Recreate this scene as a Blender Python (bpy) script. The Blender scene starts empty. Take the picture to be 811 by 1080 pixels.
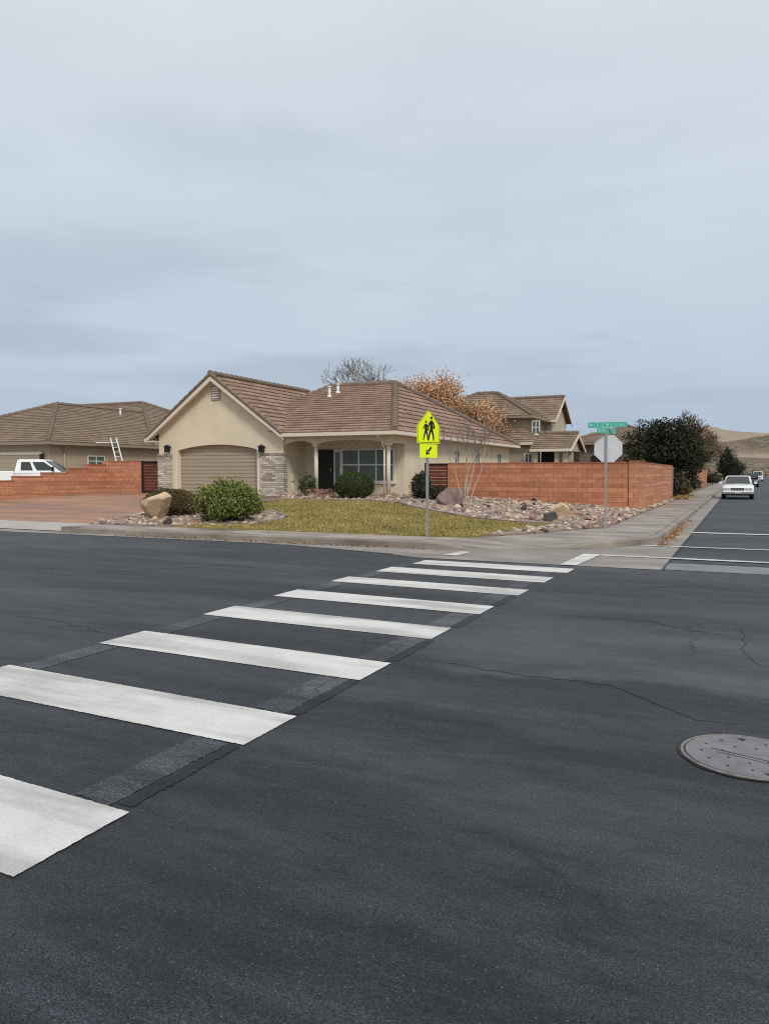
import bpy, math, random
import numpy as np
from mathutils import Vector, Matrix, noise as mnoise
R = math.radians
rnd = random.Random(7)
scene = bpy.context.scene
col = scene.collection

# ------------------------------------------------------------------ camera geometry (used to measure places on the ground)
F = 811.; CX = 405.5; CY = 540.; H = 1.6; PT = R(2.894); YAW = R(24.9)
def ray(px, py):
    a = (px-CX)/F; b = -(py-CY)/F
    fx = math.cos(PT)+b*math.sin(PT); up = -math.sin(PT)+b*math.cos(PT)
    return (a*math.cos(YAW)-fx*math.sin(YAW), a*math.sin(YAW)+fx*math.cos(YAW), up)
def gp(px, py, z=0.):
    d = ray(px, py); t = (z-H)/d[2]; return (d[0]*t, d[1]*t)
def on_y(px, py, y):
    d = ray(px, py); t = y/d[1]; return Vector((d[0]*t, y, H+d[2]*t))
def on_x(px, py, x):
    d = ray(px, py); t = x/d[0]; return Vector((x, d[1]*t, H+d[2]*t))
def at_d(px, py, D):
    d = ray(px, py); return Vector((d[0]*D, d[1]*D, H+d[2]*D))
def clamp(v, a=0., b=1.): return max(a, min(b, v))
def tz(x, y):
    return .15+.45*clamp((y-16.4)/12.6)*clamp((-3.7-x)/8.2)
def tp(px, py):
    """point where the line of sight through a measured place meets the sloping lot"""
    d = ray(px, py); t = 12.
    while t < 90:
        x, y, z = d[0]*t, d[1]*t, H+d[2]*t
        if z <= tz(x, y): break
        t += .02
    return Vector((x, y, tz(x, y)))

# ------------------------------------------------------------------ materials
def nodes(name):
    m = bpy.data.materials.new(name); m.use_nodes = True
    nt = m.node_tree; bs = nt.nodes['Principled BSDF']
    return m, nt, bs
def N(nt, t, **k):
    n = nt.nodes.new(t)
    for a, b in k.items():
        if a.startswith('i_'): n.inputs[a[2:].replace('_', ' ')].default_value = b
        else: setattr(n, a, b)
    return n
def L(nt, a, b): nt.links.new(a, b)
def coords(nt, kind='Object'):
    if kind == 'World': return N(nt, 'ShaderNodeNewGeometry').outputs['Position']
    return N(nt, 'ShaderNodeTexCoord').outputs[kind]
def scaled(nt, v, s):
    m = N(nt, 'ShaderNodeMapping'); m.inputs['Scale'].default_value = s
    L(nt, v, m.inputs['Vector']); return m.outputs[0]
def noise(nt, v, scale, detail=4., rough=.55):
    n = N(nt, 'ShaderNodeTexNoise'); n.inputs['Scale'].default_value = scale
    n.inputs['Detail'].default_value = detail; n.inputs['Roughness'].default_value = rough
    L(nt, v, n.inputs['Vector']); return n.outputs['Fac']
def ramp(nt, f, stops):
    r = N(nt, 'ShaderNodeValToRGB'); e = r.color_ramp.elements
    while len(e) < len(stops): e.new(.5)
    for q, (p, c) in zip(e, stops):
        q.position = p; q.color = (c, c, c, 1) if isinstance(c, (int, float)) else (*c, 1)
    L(nt, f, r.inputs[0]); return r.outputs[0]
def mix(nt, f, a, b, mode='MIX'):
    m = N(nt, 'ShaderNodeMix', data_type='RGBA', blend_type=mode)
    for i, v in ((0, f), (6, a), (7, b)):
        if hasattr(v, 'is_linked'): L(nt, v, m.inputs[i])
        elif i == 0: m.inputs[0].default_value = v
        else: m.inputs[i].default_value = (*v, 1)
    return m.outputs[2]
def math_n(nt, op, a, b=None, c=None):
    m = N(nt, 'ShaderNodeMath', operation=op)
    for i, v in enumerate((a, b, c)):
        if v is None: continue
        if hasattr(v, 'is_linked'): L(nt, v, m.inputs[i])
        else: m.inputs[i].default_value = v
    return m.outputs[0]
def bump(nt, bs, h, strength, dist=.01):
    b = N(nt, 'ShaderNodeBump'); b.inputs['Strength'].default_value = strength; b.inputs['Distance'].default_value = dist
    L(nt, h, b.inputs['Height']); L(nt, b.outputs[0], bs.inputs['Normal'])
def sc(c, k): return tuple(min(1., v*k) for v in c)

def M(name, c, rough=.85, var=.18, scale=3., bmp=0., bscale=60., spec=.3, island=0., kind='Object', metal=0., trans=0.):
    m, nt, bs = nodes(name)
    v = coords(nt, kind)
    f = noise(nt, v, scale)
    out = mix(nt, ramp(nt, f, [(.3, 0.), (.7, 1.)]), sc(c, 1-var), sc(c, 1+var))
    if island:
        g = N(nt, 'ShaderNodeNewGeometry').outputs['Random Per Island']
        out = mix(nt, 1., out, ramp(nt, g, [(0., (1-island,)*3), (1., (1+island*.6,)*3)]), 'MULTIPLY')
    if name.startswith('stucco'):
        out = mix(nt, 1., out, ramp(nt, noise(nt, scaled(nt, v, (.9, .9, .3)), 1., 5., .6), [(.34, .94), (.5, 1.), (.68, 1.03)]), 'MULTIPLY')
    L(nt, out, bs.inputs['Base Color'])
    bs.inputs['Roughness'].default_value = rough; bs.inputs['Metallic'].default_value = metal
    bs.inputs['Specular IOR Level'].default_value = spec
    if bmp: bump(nt, bs, noise(nt, v, bscale, 3.), bmp)
    if trans: bs.inputs['Subsurface Weight'].default_value = 0
    return m

def leafmat(name, stops, rough=.65, patch=.35, ps=1.3):
    m, nt, bs = nodes(name)
    g = N(nt, 'ShaderNodeNewGeometry').outputs['Random Per Island']
    f = noise(nt, coords(nt, 'World'), ps, 3.)
    k = math_n(nt, 'ADD', math_n(nt, 'MULTIPLY', g, 1-patch), math_n(nt, 'MULTIPLY', f, patch))
    L(nt, ramp(nt, k, stops), bs.inputs['Base Color'])
    bs.inputs['Roughness'].default_value = rough; bs.inputs['Specular IOR Level'].default_value = .25
    return m

def mat_asphalt(name='asphalt', gain=(1., 1., 1.)):
    m, nt, bs = nodes(name)
    p = coords(nt, 'World')
    sep = N(nt, 'ShaderNodeSeparateXYZ'); L(nt, p, sep.inputs[0])
    fine = noise(nt, p, 125., 3., .75)
    mid = noise(nt, p, 42., 3., .6)
    blot = noise(nt, p, .55, 9., .68)
    band = noise(nt, scaled(nt, p, (.10, .95, 1)), 1.0, 4., .6)      # wear along the road
    band2 = noise(nt, scaled(nt, p, (.22, 3.2, 1)), 1.3, 4., .65)
    c = mix(nt, ramp(nt, fine, [(.40, 0.), (.60, 1.)]), (.0024, .0029, .0042), (.036, .0400, .0495))
    c = mix(nt, 1., c, ramp(nt, mid, [(.3, .5), (.7, 1.5)]), 'MULTIPLY')
    c = mix(nt, 1., c, ramp(nt, blot, [(.32, .66), (.5, 1.), (.68, 1.5)]), 'MULTIPLY')
    c = mix(nt, 1., c, ramp(nt, band, [(.36, .64), (.5, 1.), (.66, 1.42)]), 'MULTIPLY')
    c = mix(nt, 1., c, ramp(nt, band2, [(.34, .72), (.62, 1.18)]), 'MULTIPLY')
    mott = noise(nt, scaled(nt, p, (.6, 1.5, 1)), 6., 6., .7)
    c = mix(nt, 1., c, ramp(nt, mott, [(.34, .66), (.5, 1.), (.66, 1.3)]), 'MULTIPLY')
    # pale aggregate chips
    vo = N(nt, 'ShaderNodeTexVoronoi'); vo.inputs['Scale'].default_value = 70.; L(nt, p, vo.inputs['Vector'])
    chip = ramp(nt, vo.outputs['Distance'], [(.14, .9), (.30, 0.)])
    sel = N(nt, 'ShaderNodeSeparateColor'); L(nt, vo.outputs['Color'], sel.inputs[0])
    chip = math_n(nt, 'MULTIPLY', chip, ramp(nt, sel.outputs[0], [(.80, 0.), (.99, .7)]))
    c = mix(nt, chip, c, (.19, .19, .195))
    # the ragged paving joint running along the street and the paler old surface beyond it
    w1 = noise(nt, scaled(nt, p, (1, .25, 1)), .55, 5., .6)
    yj = math_n(nt, 'SUBTRACT', math_n(nt, 'ADD', sep.outputs[1], math_n(nt, 'MULTIPLY', w1, 2.2)), 7.05)
    right = ramp(nt, math_n(nt, 'MULTIPLY_ADD', sep.outputs[0], .25, .95), [(.25, 0.), (.42, 1.)])
    ln = ramp(nt, math_n(nt, 'ABSOLUTE', yj), [(.0, 1.), (.05, .0)])
    c = mix(nt, math_n(nt, 'MULTIPLY', math_n(nt, 'MULTIPLY', ln, .65), right), c, (.012, .012, .014))
    pale = ramp(nt, math_n(nt, 'MULTIPLY', yj, .25), [(.0, 0.), (.04, 1.), (.30, .75), (.95, 0.)])
    pn = ramp(nt, noise(nt, scaled(nt, p, (.5, 1.1, 1)), 1.1, 7., .65), [(.36, .15), (.60, 1.)])
    c = mix(nt, math_n(nt, 'MULTIPLY', math_n(nt, 'MULTIPLY', math_n(nt, 'MULTIPLY', pale, right), pn), .62), c, mix(nt, fine, (.05, .052, .056), (.135, .138, .145)))
    # worn pale lanes, drips of oil
    lane = noise(nt, scaled(nt, p, (.16, .5, 1)), 1.0, 10., .72)
    c = mix(nt, ramp(nt, lane, [(.46, 0.), (.66, .52)]), c, mix(nt, ramp(nt, fine, [(.38, 0.), (.62, 1.)]), (.022, .023, .026), (.150, .155, .164)))
    vd = N(nt, 'ShaderNodeTexVoronoi'); vd.inputs['Scale'].default_value = 1.1; L(nt, p, vd.inputs['Vector'])
    dd = math_n(nt, 'ADD', vd.outputs['Distance'], math_n(nt, 'MULTIPLY', noise(nt, p, 7., 4.), .10))
    ds = N(nt, 'ShaderNodeSeparateColor'); L(nt, vd.outputs['Color'], ds.inputs[0])
    c = mix(nt, math_n(nt, 'MULTIPLY', ramp(nt, dd, [(.07, .75), (.15, 0.)]), ramp(nt, ds.outputs[0], [(.55, 0.), (.62, 1.)])), c, (.010, .010, .012))
    # hairline cracks
    wv = N(nt, 'ShaderNodeVectorMath', operation='ADD')
    wn = N(nt, 'ShaderNodeTexNoise'); wn.inputs['Scale'].default_value = 1.6; wn.inputs['Detail'].default_value = 6.; L(nt, p, wn.inputs['Vector'])
    L(nt, p, wv.inputs[0]); L(nt, wn.outputs['Color'], wv.inputs[1])
    vc = N(nt, 'ShaderNodeTexVoronoi', feature='DISTANCE_TO_EDGE'); vc.inputs['Scale'].default_value = .27; L(nt, wv.outputs[0], vc.inputs['Vector'])
    ck = ramp(nt, vc.outputs['Distance'], [(.0, 1.), (.0062, 0.)])
    ck = math_n(nt, 'MULTIPLY', ck, ramp(nt, noise(nt, p, .45, 2.), [(.44, 0.), (.50, .85)]))
    c = mix(nt, ck, c, (.010, .010, .012))
    c = mix(nt, 1., c, gain, 'MULTIPLY')
    L(nt, c, bs.inputs['Base Color'])
    L(nt, ramp(nt, blot, [(.3, .50), (.7, .66)]), bs.inputs['Roughness'])
    bs.inputs['Specular IOR Level'].default_value = .33
    h = math_n(nt, 'ADD', fine, math_n(nt, 'MULTIPLY', ck, -1.5))
    bump(nt, bs, h, .45, .007)
    return m

def mat_concrete(name, c, wet=.0, var=.2, streak=(.35, 2.2, 1.), red=(.30, .17, .11)):
    m, nt, bs = nodes(name)
    p = coords(nt, 'World')
    f = noise(nt, p, .9, 6., .6); g = noise(nt, p, 90., 2., .6); s = noise(nt, scaled(nt, p, streak), 1.1, 5., .6)
    o = mix(nt, ramp(nt, f, [(.3, 0.), (.7, 1.)]), sc(c, 1-var), sc(c, 1+var))
    o = mix(nt, 1., o, ramp(nt, g, [(.3, .88), (.7, 1.1)]), 'MULTIPLY')
    wf = ramp(nt, s, [(.42, 0.), (.66, 1.)])
    o = mix(nt, math_n(nt, 'MULTIPLY', wf, wet), o, red)
    L(nt, o, bs.inputs['Base Color'])
    L(nt, ramp(nt, wf, [(0., .85), (1., .85-.58*min(1, wet*1.2))]), bs.inputs['Roughness'])
    bs.inputs['Specular IOR Level'].default_value = .35
    bump(nt, bs, g, .25, .003)
    return m

def mat_paint():
    m, nt, bs = nodes('road_paint')
    p = coords(nt, 'World')
    f = noise(nt, p, 75., 4., .75); g = noise(nt, p, 2.2, 5., .65); k = noise(nt, p, 14., 5., .7)
    c = mix(nt, ramp(nt, g, [(.3, 0.), (.7, 1.)]), (.55, .54, .515), (.68, .67, .635))
    c = mix(nt, 1., c, ramp(nt, f, [(.32, .84), (.58, 1.04)]), 'MULTIPLY')
    wear = math_n(nt, 'ADD', math_n(nt, 'MULTIPLY', f, .5), math_n(nt, 'MULTIPLY', k, .5))
    c = mix(nt, ramp(nt, wear, [(.34, .7), (.40, .0)]), c, (.10, .10, .105))
    # grey tyre dirt running across the bars
    t = noise(nt, scaled(nt, p, (.3, 2., 1)), 1.7, 4.)
    c = mix(nt, 1., c, ramp(nt, t, [(.36, .68), (.55, 1.)]), 'MULTIPLY')
    L(nt, c, bs.inputs['Base Color']); bs.inputs['Roughness'].default_value = .8
    bump(nt, bs, f, .35, .004)
    return m

def mat_block(name, c1, c2, mortar, sx=.4, sz=.2, msize=.006, bright=1.):
    """split-face block courses; the pattern follows the wall's own length and height"""
    m, nt, bs = nodes(name)
    p = coords(nt, 'World')
    sep = N(nt, 'ShaderNodeSeparateXYZ'); L(nt, p, sep.inputs[0])
    u = math_n(nt, 'ADD', sep.outputs[0], sep.outputs[1])
    cb = N(nt, 'ShaderNodeCombineXYZ'); L(nt, u, cb.inputs[0]); L(nt, sep.outputs[2], cb.inputs[1])
    b = N(nt, 'ShaderNodeTexBrick'); L(nt, cb.outputs[0], b.inputs['Vector'])
    b.inputs['Scale'].default_value = 1.; b.inputs['Brick Width'].default_value = sx; b.inputs['Row Height'].default_value = sz
    b.inputs['Mortar Size'].default_value = msize; b.inputs['Mortar Smooth'].default_value = .3; b.inputs['Bias'].default_value = 0.
    b.inputs['Color1'].default_value = (*c1, 1); b.inputs['Color2'].default_value = (*c2, 1); b.inputs['Mortar'].default_value = (*mortar, 1)
    f = noise(nt, p, 9., 4.); g = noise(nt, scaled(nt, cb.outputs[0], (.12, 5., 1)), 1., 2.)
    o = mix(nt, 1., b.outputs['Color'], ramp(nt, f, [(.3, .90), (.7, 1.09)]), 'MULTIPLY')
    o = mix(nt, 1., o, ramp(nt, g, [(.35, .82), (.65, 1.16)]), 'MULTIPLY')
    L(nt, o, bs.inputs['Base Color']); bs.inputs['Roughness'].default_value = .9; bs.inputs['Specular IOR Level'].default_value = .2
    h = math_n(nt, 'SUBTRACT', math_n(nt, 'MULTIPLY', noise(nt, p, 30., 3.), .5), b.outputs['Fac'])
    bump(nt, bs, h, .5, .015)
    return m

def mat_tiles(name, c1, c2):
    m, nt, bs = nodes(name)
    uv = N(nt, 'ShaderNodeUVMap').outputs[0]
    b = N(nt, 'ShaderNodeTexBrick'); L(nt, uv, b.inputs['Vector'])
    b.inputs['Scale'].default_value = 1.; b.inputs['Brick Width'].default_value = .33; b.inputs['Row Height'].default_value = .36
    b.inputs['Mortar Size'].default_value = .006; b.inputs['Bias'].default_value = 0.
    b.inputs['Color1'].default_value = (*c1, 1); b.inputs['Color2'].default_value = (*c2, 1); b.inputs['Mortar'].default_value = (*sc(c1, .35), 1)
    p = coords(nt, 'World')
    o = mix(nt, 1., b.outputs['Color'], ramp(nt, noise(nt, p, .8, 4.), [(.3, .84), (.7, 1.14)]), 'MULTIPLY')
    o = mix(nt, 1., o, ramp(nt, noise(nt, p, 14., 4.), [(.3, .85), (.7, 1.12)]), 'MULTIPLY')
    L(nt, o, bs.inputs['Base Color']); bs.inputs['Roughness'].default_value = .8; bs.inputs['Specular IOR Level'].default_value = .25
    bump(nt, bs, noise(nt, p, 40., 3.), .3, .01)
    return m

def mat_lawn(name, a, b, c):
    m, nt, bs = nodes(name); p = coords(nt, 'World')
    f = noise(nt, p, .55, 5., .6); g = noise(nt, p, 20., 3.)
    o = mix(nt, ramp(nt, f, [(.38, 0.), (.60, 1.)]), a, b)
    o = mix(nt, ramp(nt, g, [(.45, 0.), (.7, .6)]), o, c)
    L(nt, o, bs.inputs['Base Color']); bs.inputs['Roughness'].default_value = .95; bs.inputs['Specular IOR Level'].default_value = .1
    return m

def mat_hill():
    m, nt, bs = nodes('desert_hill'); p = coords(nt, 'World')
    sep = N(nt, 'ShaderNodeSeparateXYZ'); L(nt, p, sep.inputs[0])
    f = noise(nt, p, .006, 6., .65); g = noise(nt, p, .05, 4., .6)
    o = mix(nt, ramp(nt, f, [(.35, 0.), (.65, 1.)]), (.17, .125, .095), (.29, .225, .175))
    o = mix(nt, ramp(nt, noise(nt, p, .16, 3., .7), [(.48, 0.), (.56, .75)]), o, (.085, .085, .06))
    o = mix(nt, ramp(nt, g, [(.48, 0.), (.62, .6)]), o, (.10, .085, .068))
    k = math_n(nt, 'ADD', sep.outputs[2], math_n(nt, 'MULTIPLY', f, 30.))
    cl = ramp(nt, math_n(nt, 'MULTIPLY', k, .01), [(.30, 0.), (.34, .6), (.40, .6), (.46, 0.), (.80, 0.), (.86, .6), (.98, .6)])
    o = mix(nt, cl, o, (.42, .33, .26))
    nz = N(nt, 'ShaderNodeSeparateXYZ'); L(nt, N(nt, 'ShaderNodeNewGeometry').outputs['Normal'], nz.inputs[0])
    o = mix(nt, ramp(nt, nz.outputs[2], [(.86, .8), (.95, 0.)]), o, (.38, .31, .25))
    L(nt, o, bs.inputs['Base Color']); bs.inputs['Roughness'].default_value = 1.; bs.inputs['Specular IOR Level'].default_value = 0.
    return m

def mat_glass(name, c=(.06, .075, .07), rough=.06, blinds=False):
    m, nt, bs = nodes(name); p = coords(nt, 'World')
    if blinds:
        sep = N(nt, 'ShaderNodeSeparateXYZ'); L(nt, p, sep.inputs[0])
        w = math_n(nt, 'FRACT', math_n(nt, 'MULTIPLY', sep.outputs[2], 20.))
        o = mix(nt, ramp(nt, w, [(.3, 0.), (.6, 1.)]), sc(c, .7), sc(c, 1.35))
        L(nt, o, bs.inputs['Base Color'])
    else:
        L(nt, mix(nt, noise(nt, p, 2., 3.), sc(c, .6), sc(c, 1.4)), bs.inputs['Base Color'])
    bs.inputs['Roughness'].default_value = rough; bs.inputs['Specular IOR Level'].default_value = .4
    return m

MT = {}
def setup_mats():
    t = MT
    t['asphalt'] = mat_asphalt()
    t['paint'] = mat_paint()
    t['oldline'] = mat_asphalt('old_marking', (2.05, 2.0, 1.95))
    t['oldedge'] = mat_asphalt('tar_edge', (.42, .42, .42))
    t['gutter'] = mat_concrete('gutter_concrete', (.27, .245, .22), .55, .22, (.35, 1.6, 1), (.15, .115, .09))
    t['valley'] = mat_concrete('valley_concrete', (.20, .205, .215), .3, .25, (.2, 2.5, 1), (.10, .10, .10))
    t['walk'] = mat_concrete('walk_concrete', (.33, .295, .26), 1., .16, (.55, 1.5, 1), (.15, .105, .078))
    t['apron'] = mat_concrete('apron_concrete', (.40, .385, .355), .25, .14)
    t['kerb'] = mat_concrete('kerb_concrete', (.29, .25, .205), .7, .25, (.5, .5, 1.), (.13, .095, .07))
    t['drive'] = mat_concrete('drive_concrete', (.37, .20, .125), 1., .18, (.2, 1.5, 1), (.165, .085, .055))
    t['soil'] = M('soil', (.20, .15, .11), .95, .25, .8, .5, 20., kind='World')
    t['desert'] = M('desert_soil', (.22, .175, .13), 1., .25, .05, 0, kind='World', spec=.1)
    t['bed'] = M('bed_gravel', (.27, .21, .175), .95, .3, 6., .8, 18., kind='World')
    t['lawn'] = mat_lawn('lawn_turf', (.22, .19, .045), (.32, .225, .07), (.13, .13, .03))
    t['hill'] = mat_hill()
    t['stucco'] = M('stucco', (.73, .635, .465), .92, .05, .9, .35, 55., kind='World', spec=.2)
    t['stucco2'] = M('stucco_tan', (.42, .34, .245), .92, .07, .9, .35, 55., kind='World', spec=.2)
    t['stucco3'] = M('stucco_sand', (.50, .43, .32), .92, .07, .9, .3, 55., kind='World', spec=.2)
    t['trim'] = M('trim_paint', (.72, .64, .52), .6, .05, 2.)
    t['trim2'] = M('trim_brown', (.30, .23, .17), .6, .06, 2.)
    t['dark'] = M('dark_paint_and_shade', (.015, .014, .013), .5, .2, 5.)
    t['whitep'] = M('white_paint', (.74, .73, .70), .5, .05, 3.)
    t['vinyl'] = M('white_vinyl', (.72, .71, .68), .4, .04, 3.)
    t['gdoor'] = M('garage_door_paint', (.40, .33, .245), .55, .05, 1.5, .1, 80., kind='World')
    t['gdoor2'] = M('garage_door_sand', (.40, .33, .235), .55, .05, 1.5, kind='World')
    t['stone'] = mat_block('stone_veneer', (.68, .61, .51), (.34, .285, .235), (.19, .155, .125), .34, .095, .009)
    t['block'] = mat_block('red_block', (.54, .235, .130), (.435, .175, .098), (.25, .105, .06), msize=.008)
    t['block2'] = mat_block('red_block_pale', (.58, .275, .16), (.48, .205, .12), (.28, .12, .07), msize=.008)
    t['cap'] = M('block_cap', (.33, .12, .065), .9, .2, 5., .4, 40., kind='World')
    t['shingle'] = mat_block('wall_shingle', (.22, .165, .125), (.16, .12, .09), (.08, .06, .05), .25, .16)
    t['tile'] = mat_tiles('roof_tile', (.335, .22, .158), (.245, .158, .113))
    t['tile2'] = mat_tiles('roof_tile_brown', (.285, .208, .148), (.205, .148, .106))
    t['tile3'] = mat_tiles('roof_tile_dark', (.17, .125, .092), (.125, .092, .068))
    t['ridge'] = M('ridge_tile', (.215, .16, .125), .85, .2, 4., .2, 30., kind='World')
    t['gatered'] = M('gate_stain', (.15, .040, .026), .7, .3, 4., .2, 40., kind='World')
    t['glass'] = mat_glass('window_glass', (.105, .13, .105), .16, True)
    t['glassd'] = mat_glass('dark_glass', (.02, .024, .026), .05)
    t['steel'] = M('galvanised', (.40, .405, .41), .45, .12, 12., metal=.55)
    t['alu'] = M('sign_back', (.66, .66, .67), .55, .05, 4., metal=.1)
    t['signyel'] = M('sign_fluorescent', (.80, .93, .008), .45, .03, 3.)
    t['signblk'] = M('sign_black', (.012, .012, .012), .5, .1, 3.)
    t['signgrn'] = M('sign_green', (.09, .46, .34), .45, .10, 8.)
    t['signwht'] = M('sign_mint', (.30, .66, .52), .5, .05, 4.)
    t['iron'] = M('cast_iron', (.185, .18, .19), .55, .22, 8., .3, 120., metal=.15)
    t['ironrim'] = M('cast_rim', (.20, .185, .165), .75, .3, 25., .4, 150.)
    t['carwhite'] = M('car_white', (.80, .80, .77), .22, .02, 1., spec=.5)
    t['truckwhite'] = M('truck_white', (.84, .84, .82), .3, .02, 1., spec=.5)
    t['cardark'] = M('car_dark', (.02, .02, .024), .25, .1, 1., spec=.5)
    t['carglass'] = mat_glass('car_glass', (.045, .055, .052), .08)
    t['rubber'] = M('rubber', (.012, .012, .012), .85, .2, 8.)
    t['chrome'] = M('chrome', (.45, .45, .46), .2, .05, 4., metal=.9)
    t['lamp'] = M('lamp_lens', (.55, .55, .52), .12, .05, 8.)
    t['bark'] = M('bark_grey', (.17, .145, .12), .95, .3, 7., .5, 30.)
    t['barkpale'] = M('bark_pale', (.52, .43, .33), .85, .2, 7., .3, 30.)
    t['barkdark'] = M('bark_dark', (.085, .068, .055), .95, .3, 7.)
    t['twig'] = M('twig_grey', (.235, .20, .18), .95, .2, 5.)
    t['twigbrown'] = M('twig_brown', (.19, .13, .085), .95, .25, 5.)
    t['lf_rust'] = leafmat('leaf_rust', [(.1, (.28, .14, .06)), (.4, (.56, .31, .15)), (.7, (.66, .43, .25)), (.95, (.70, .54, .42))])
    t['lf_brown'] = leafmat('leaf_brown', [(.1, (.09, .05, .025)), (.5, (.27, .145, .065)), (.9, (.38, .23, .12))])
    t['lf_dark'] = leafmat('leaf_dark', [(.1, (.010, .014, .008)), (.5, (.024, .032, .014)), (.9, (.055, .062, .028))])
    t['lf_box'] = leafmat('leaf_box', [(.1, (.018, .032, .008)), (.5, (.045, .07, .016)), (.9, (.10, .125, .035))])
    t['lf_yel'] = leafmat('leaf_yellowgreen', [(.1, (.035, .055, .014)), (.42, (.12, .155, .035)), (.7, (.25, .27, .065)), (.95, (.45, .42, .17))])
    t['lf_olive'] = leafmat('leaf_olive', [(.1, (.04, .032, .012)), (.5, (.11, .082, .03)), (.9, (.19, .14, .055))])
    t['lf_rose'] = leafmat('leaf_rose', [(.1, (.03, .05, .018)), (.6, (.08, .12, .04)), (.93, (.16, .20, .07))])
    t['lf_pink'] = leafmat('leaf_pink', [(.1, (.25, .14, .10)), (.9, (.42, .27, .20))])
    t['lf_dry'] = leafmat('leaf_dry', [(.1, (.22, .13, .05)), (.9, (.46, .31, .13))])
    t['lf_scrub'] = leafmat('leaf_scrub', [(.1, (.12, .085, .05)), (.5, (.20, .15, .095)), (.9, (.28, .22, .15))])
    t['lf_grass'] = leafmat('grass_blade', [(.2, (.135, .15, .045)), (.42, (.27, .235, .08)), (.6, (.42, .315, .12)), (.85, (.55, .43, .22))], .8, .62, .7)
    t['lf_fall'] = leafmat('fallen_leaf', [(.1, (.17, .08, .035)), (.5, (.36, .18, .075)), (.9, (.46, .30, .16))])
    t['rk_tan'] = M('rock_tan', (.60, .46, .30), .9, .2, 3., .6, 14., spec=.15)
    t['rk_pale'] = M('rock_pale', (.50, .40, .31), .9, .2, 6., .5, 20., spec=.15)
    t['rk_pur'] = M('rock_purple', (.27, .19, .175), .9, .22, 6., .5, 20., spec=.15)
    t['rk_dark'] = M('rock_dark', (.085, .068, .062), .85, .25, 6., .5, 20., spec=.2)
    t['rk_red'] = M('rock_red', (.34, .19, .125), .9, .2, 6., .5, 20., spec=.15)
    m, nt, bs = nodes('gravel_mix')
    g = N(nt, 'ShaderNodeNewGeometry').outputs['Random Per Island']
    L(nt, ramp(nt, g, [(0., (.10, .08, .072)), (.2, (.24, .17, .15)), (.45, (.44, .33, .25)), (.7, (.36, .23, .16)), (.85, (.56, .46, .36)), (1., (.62, .54, .45))]), bs.inputs['Base Color'])
    bs.inputs['Roughness'].default_value = .95
    t['gravel'] = m
setup_mats()

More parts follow.
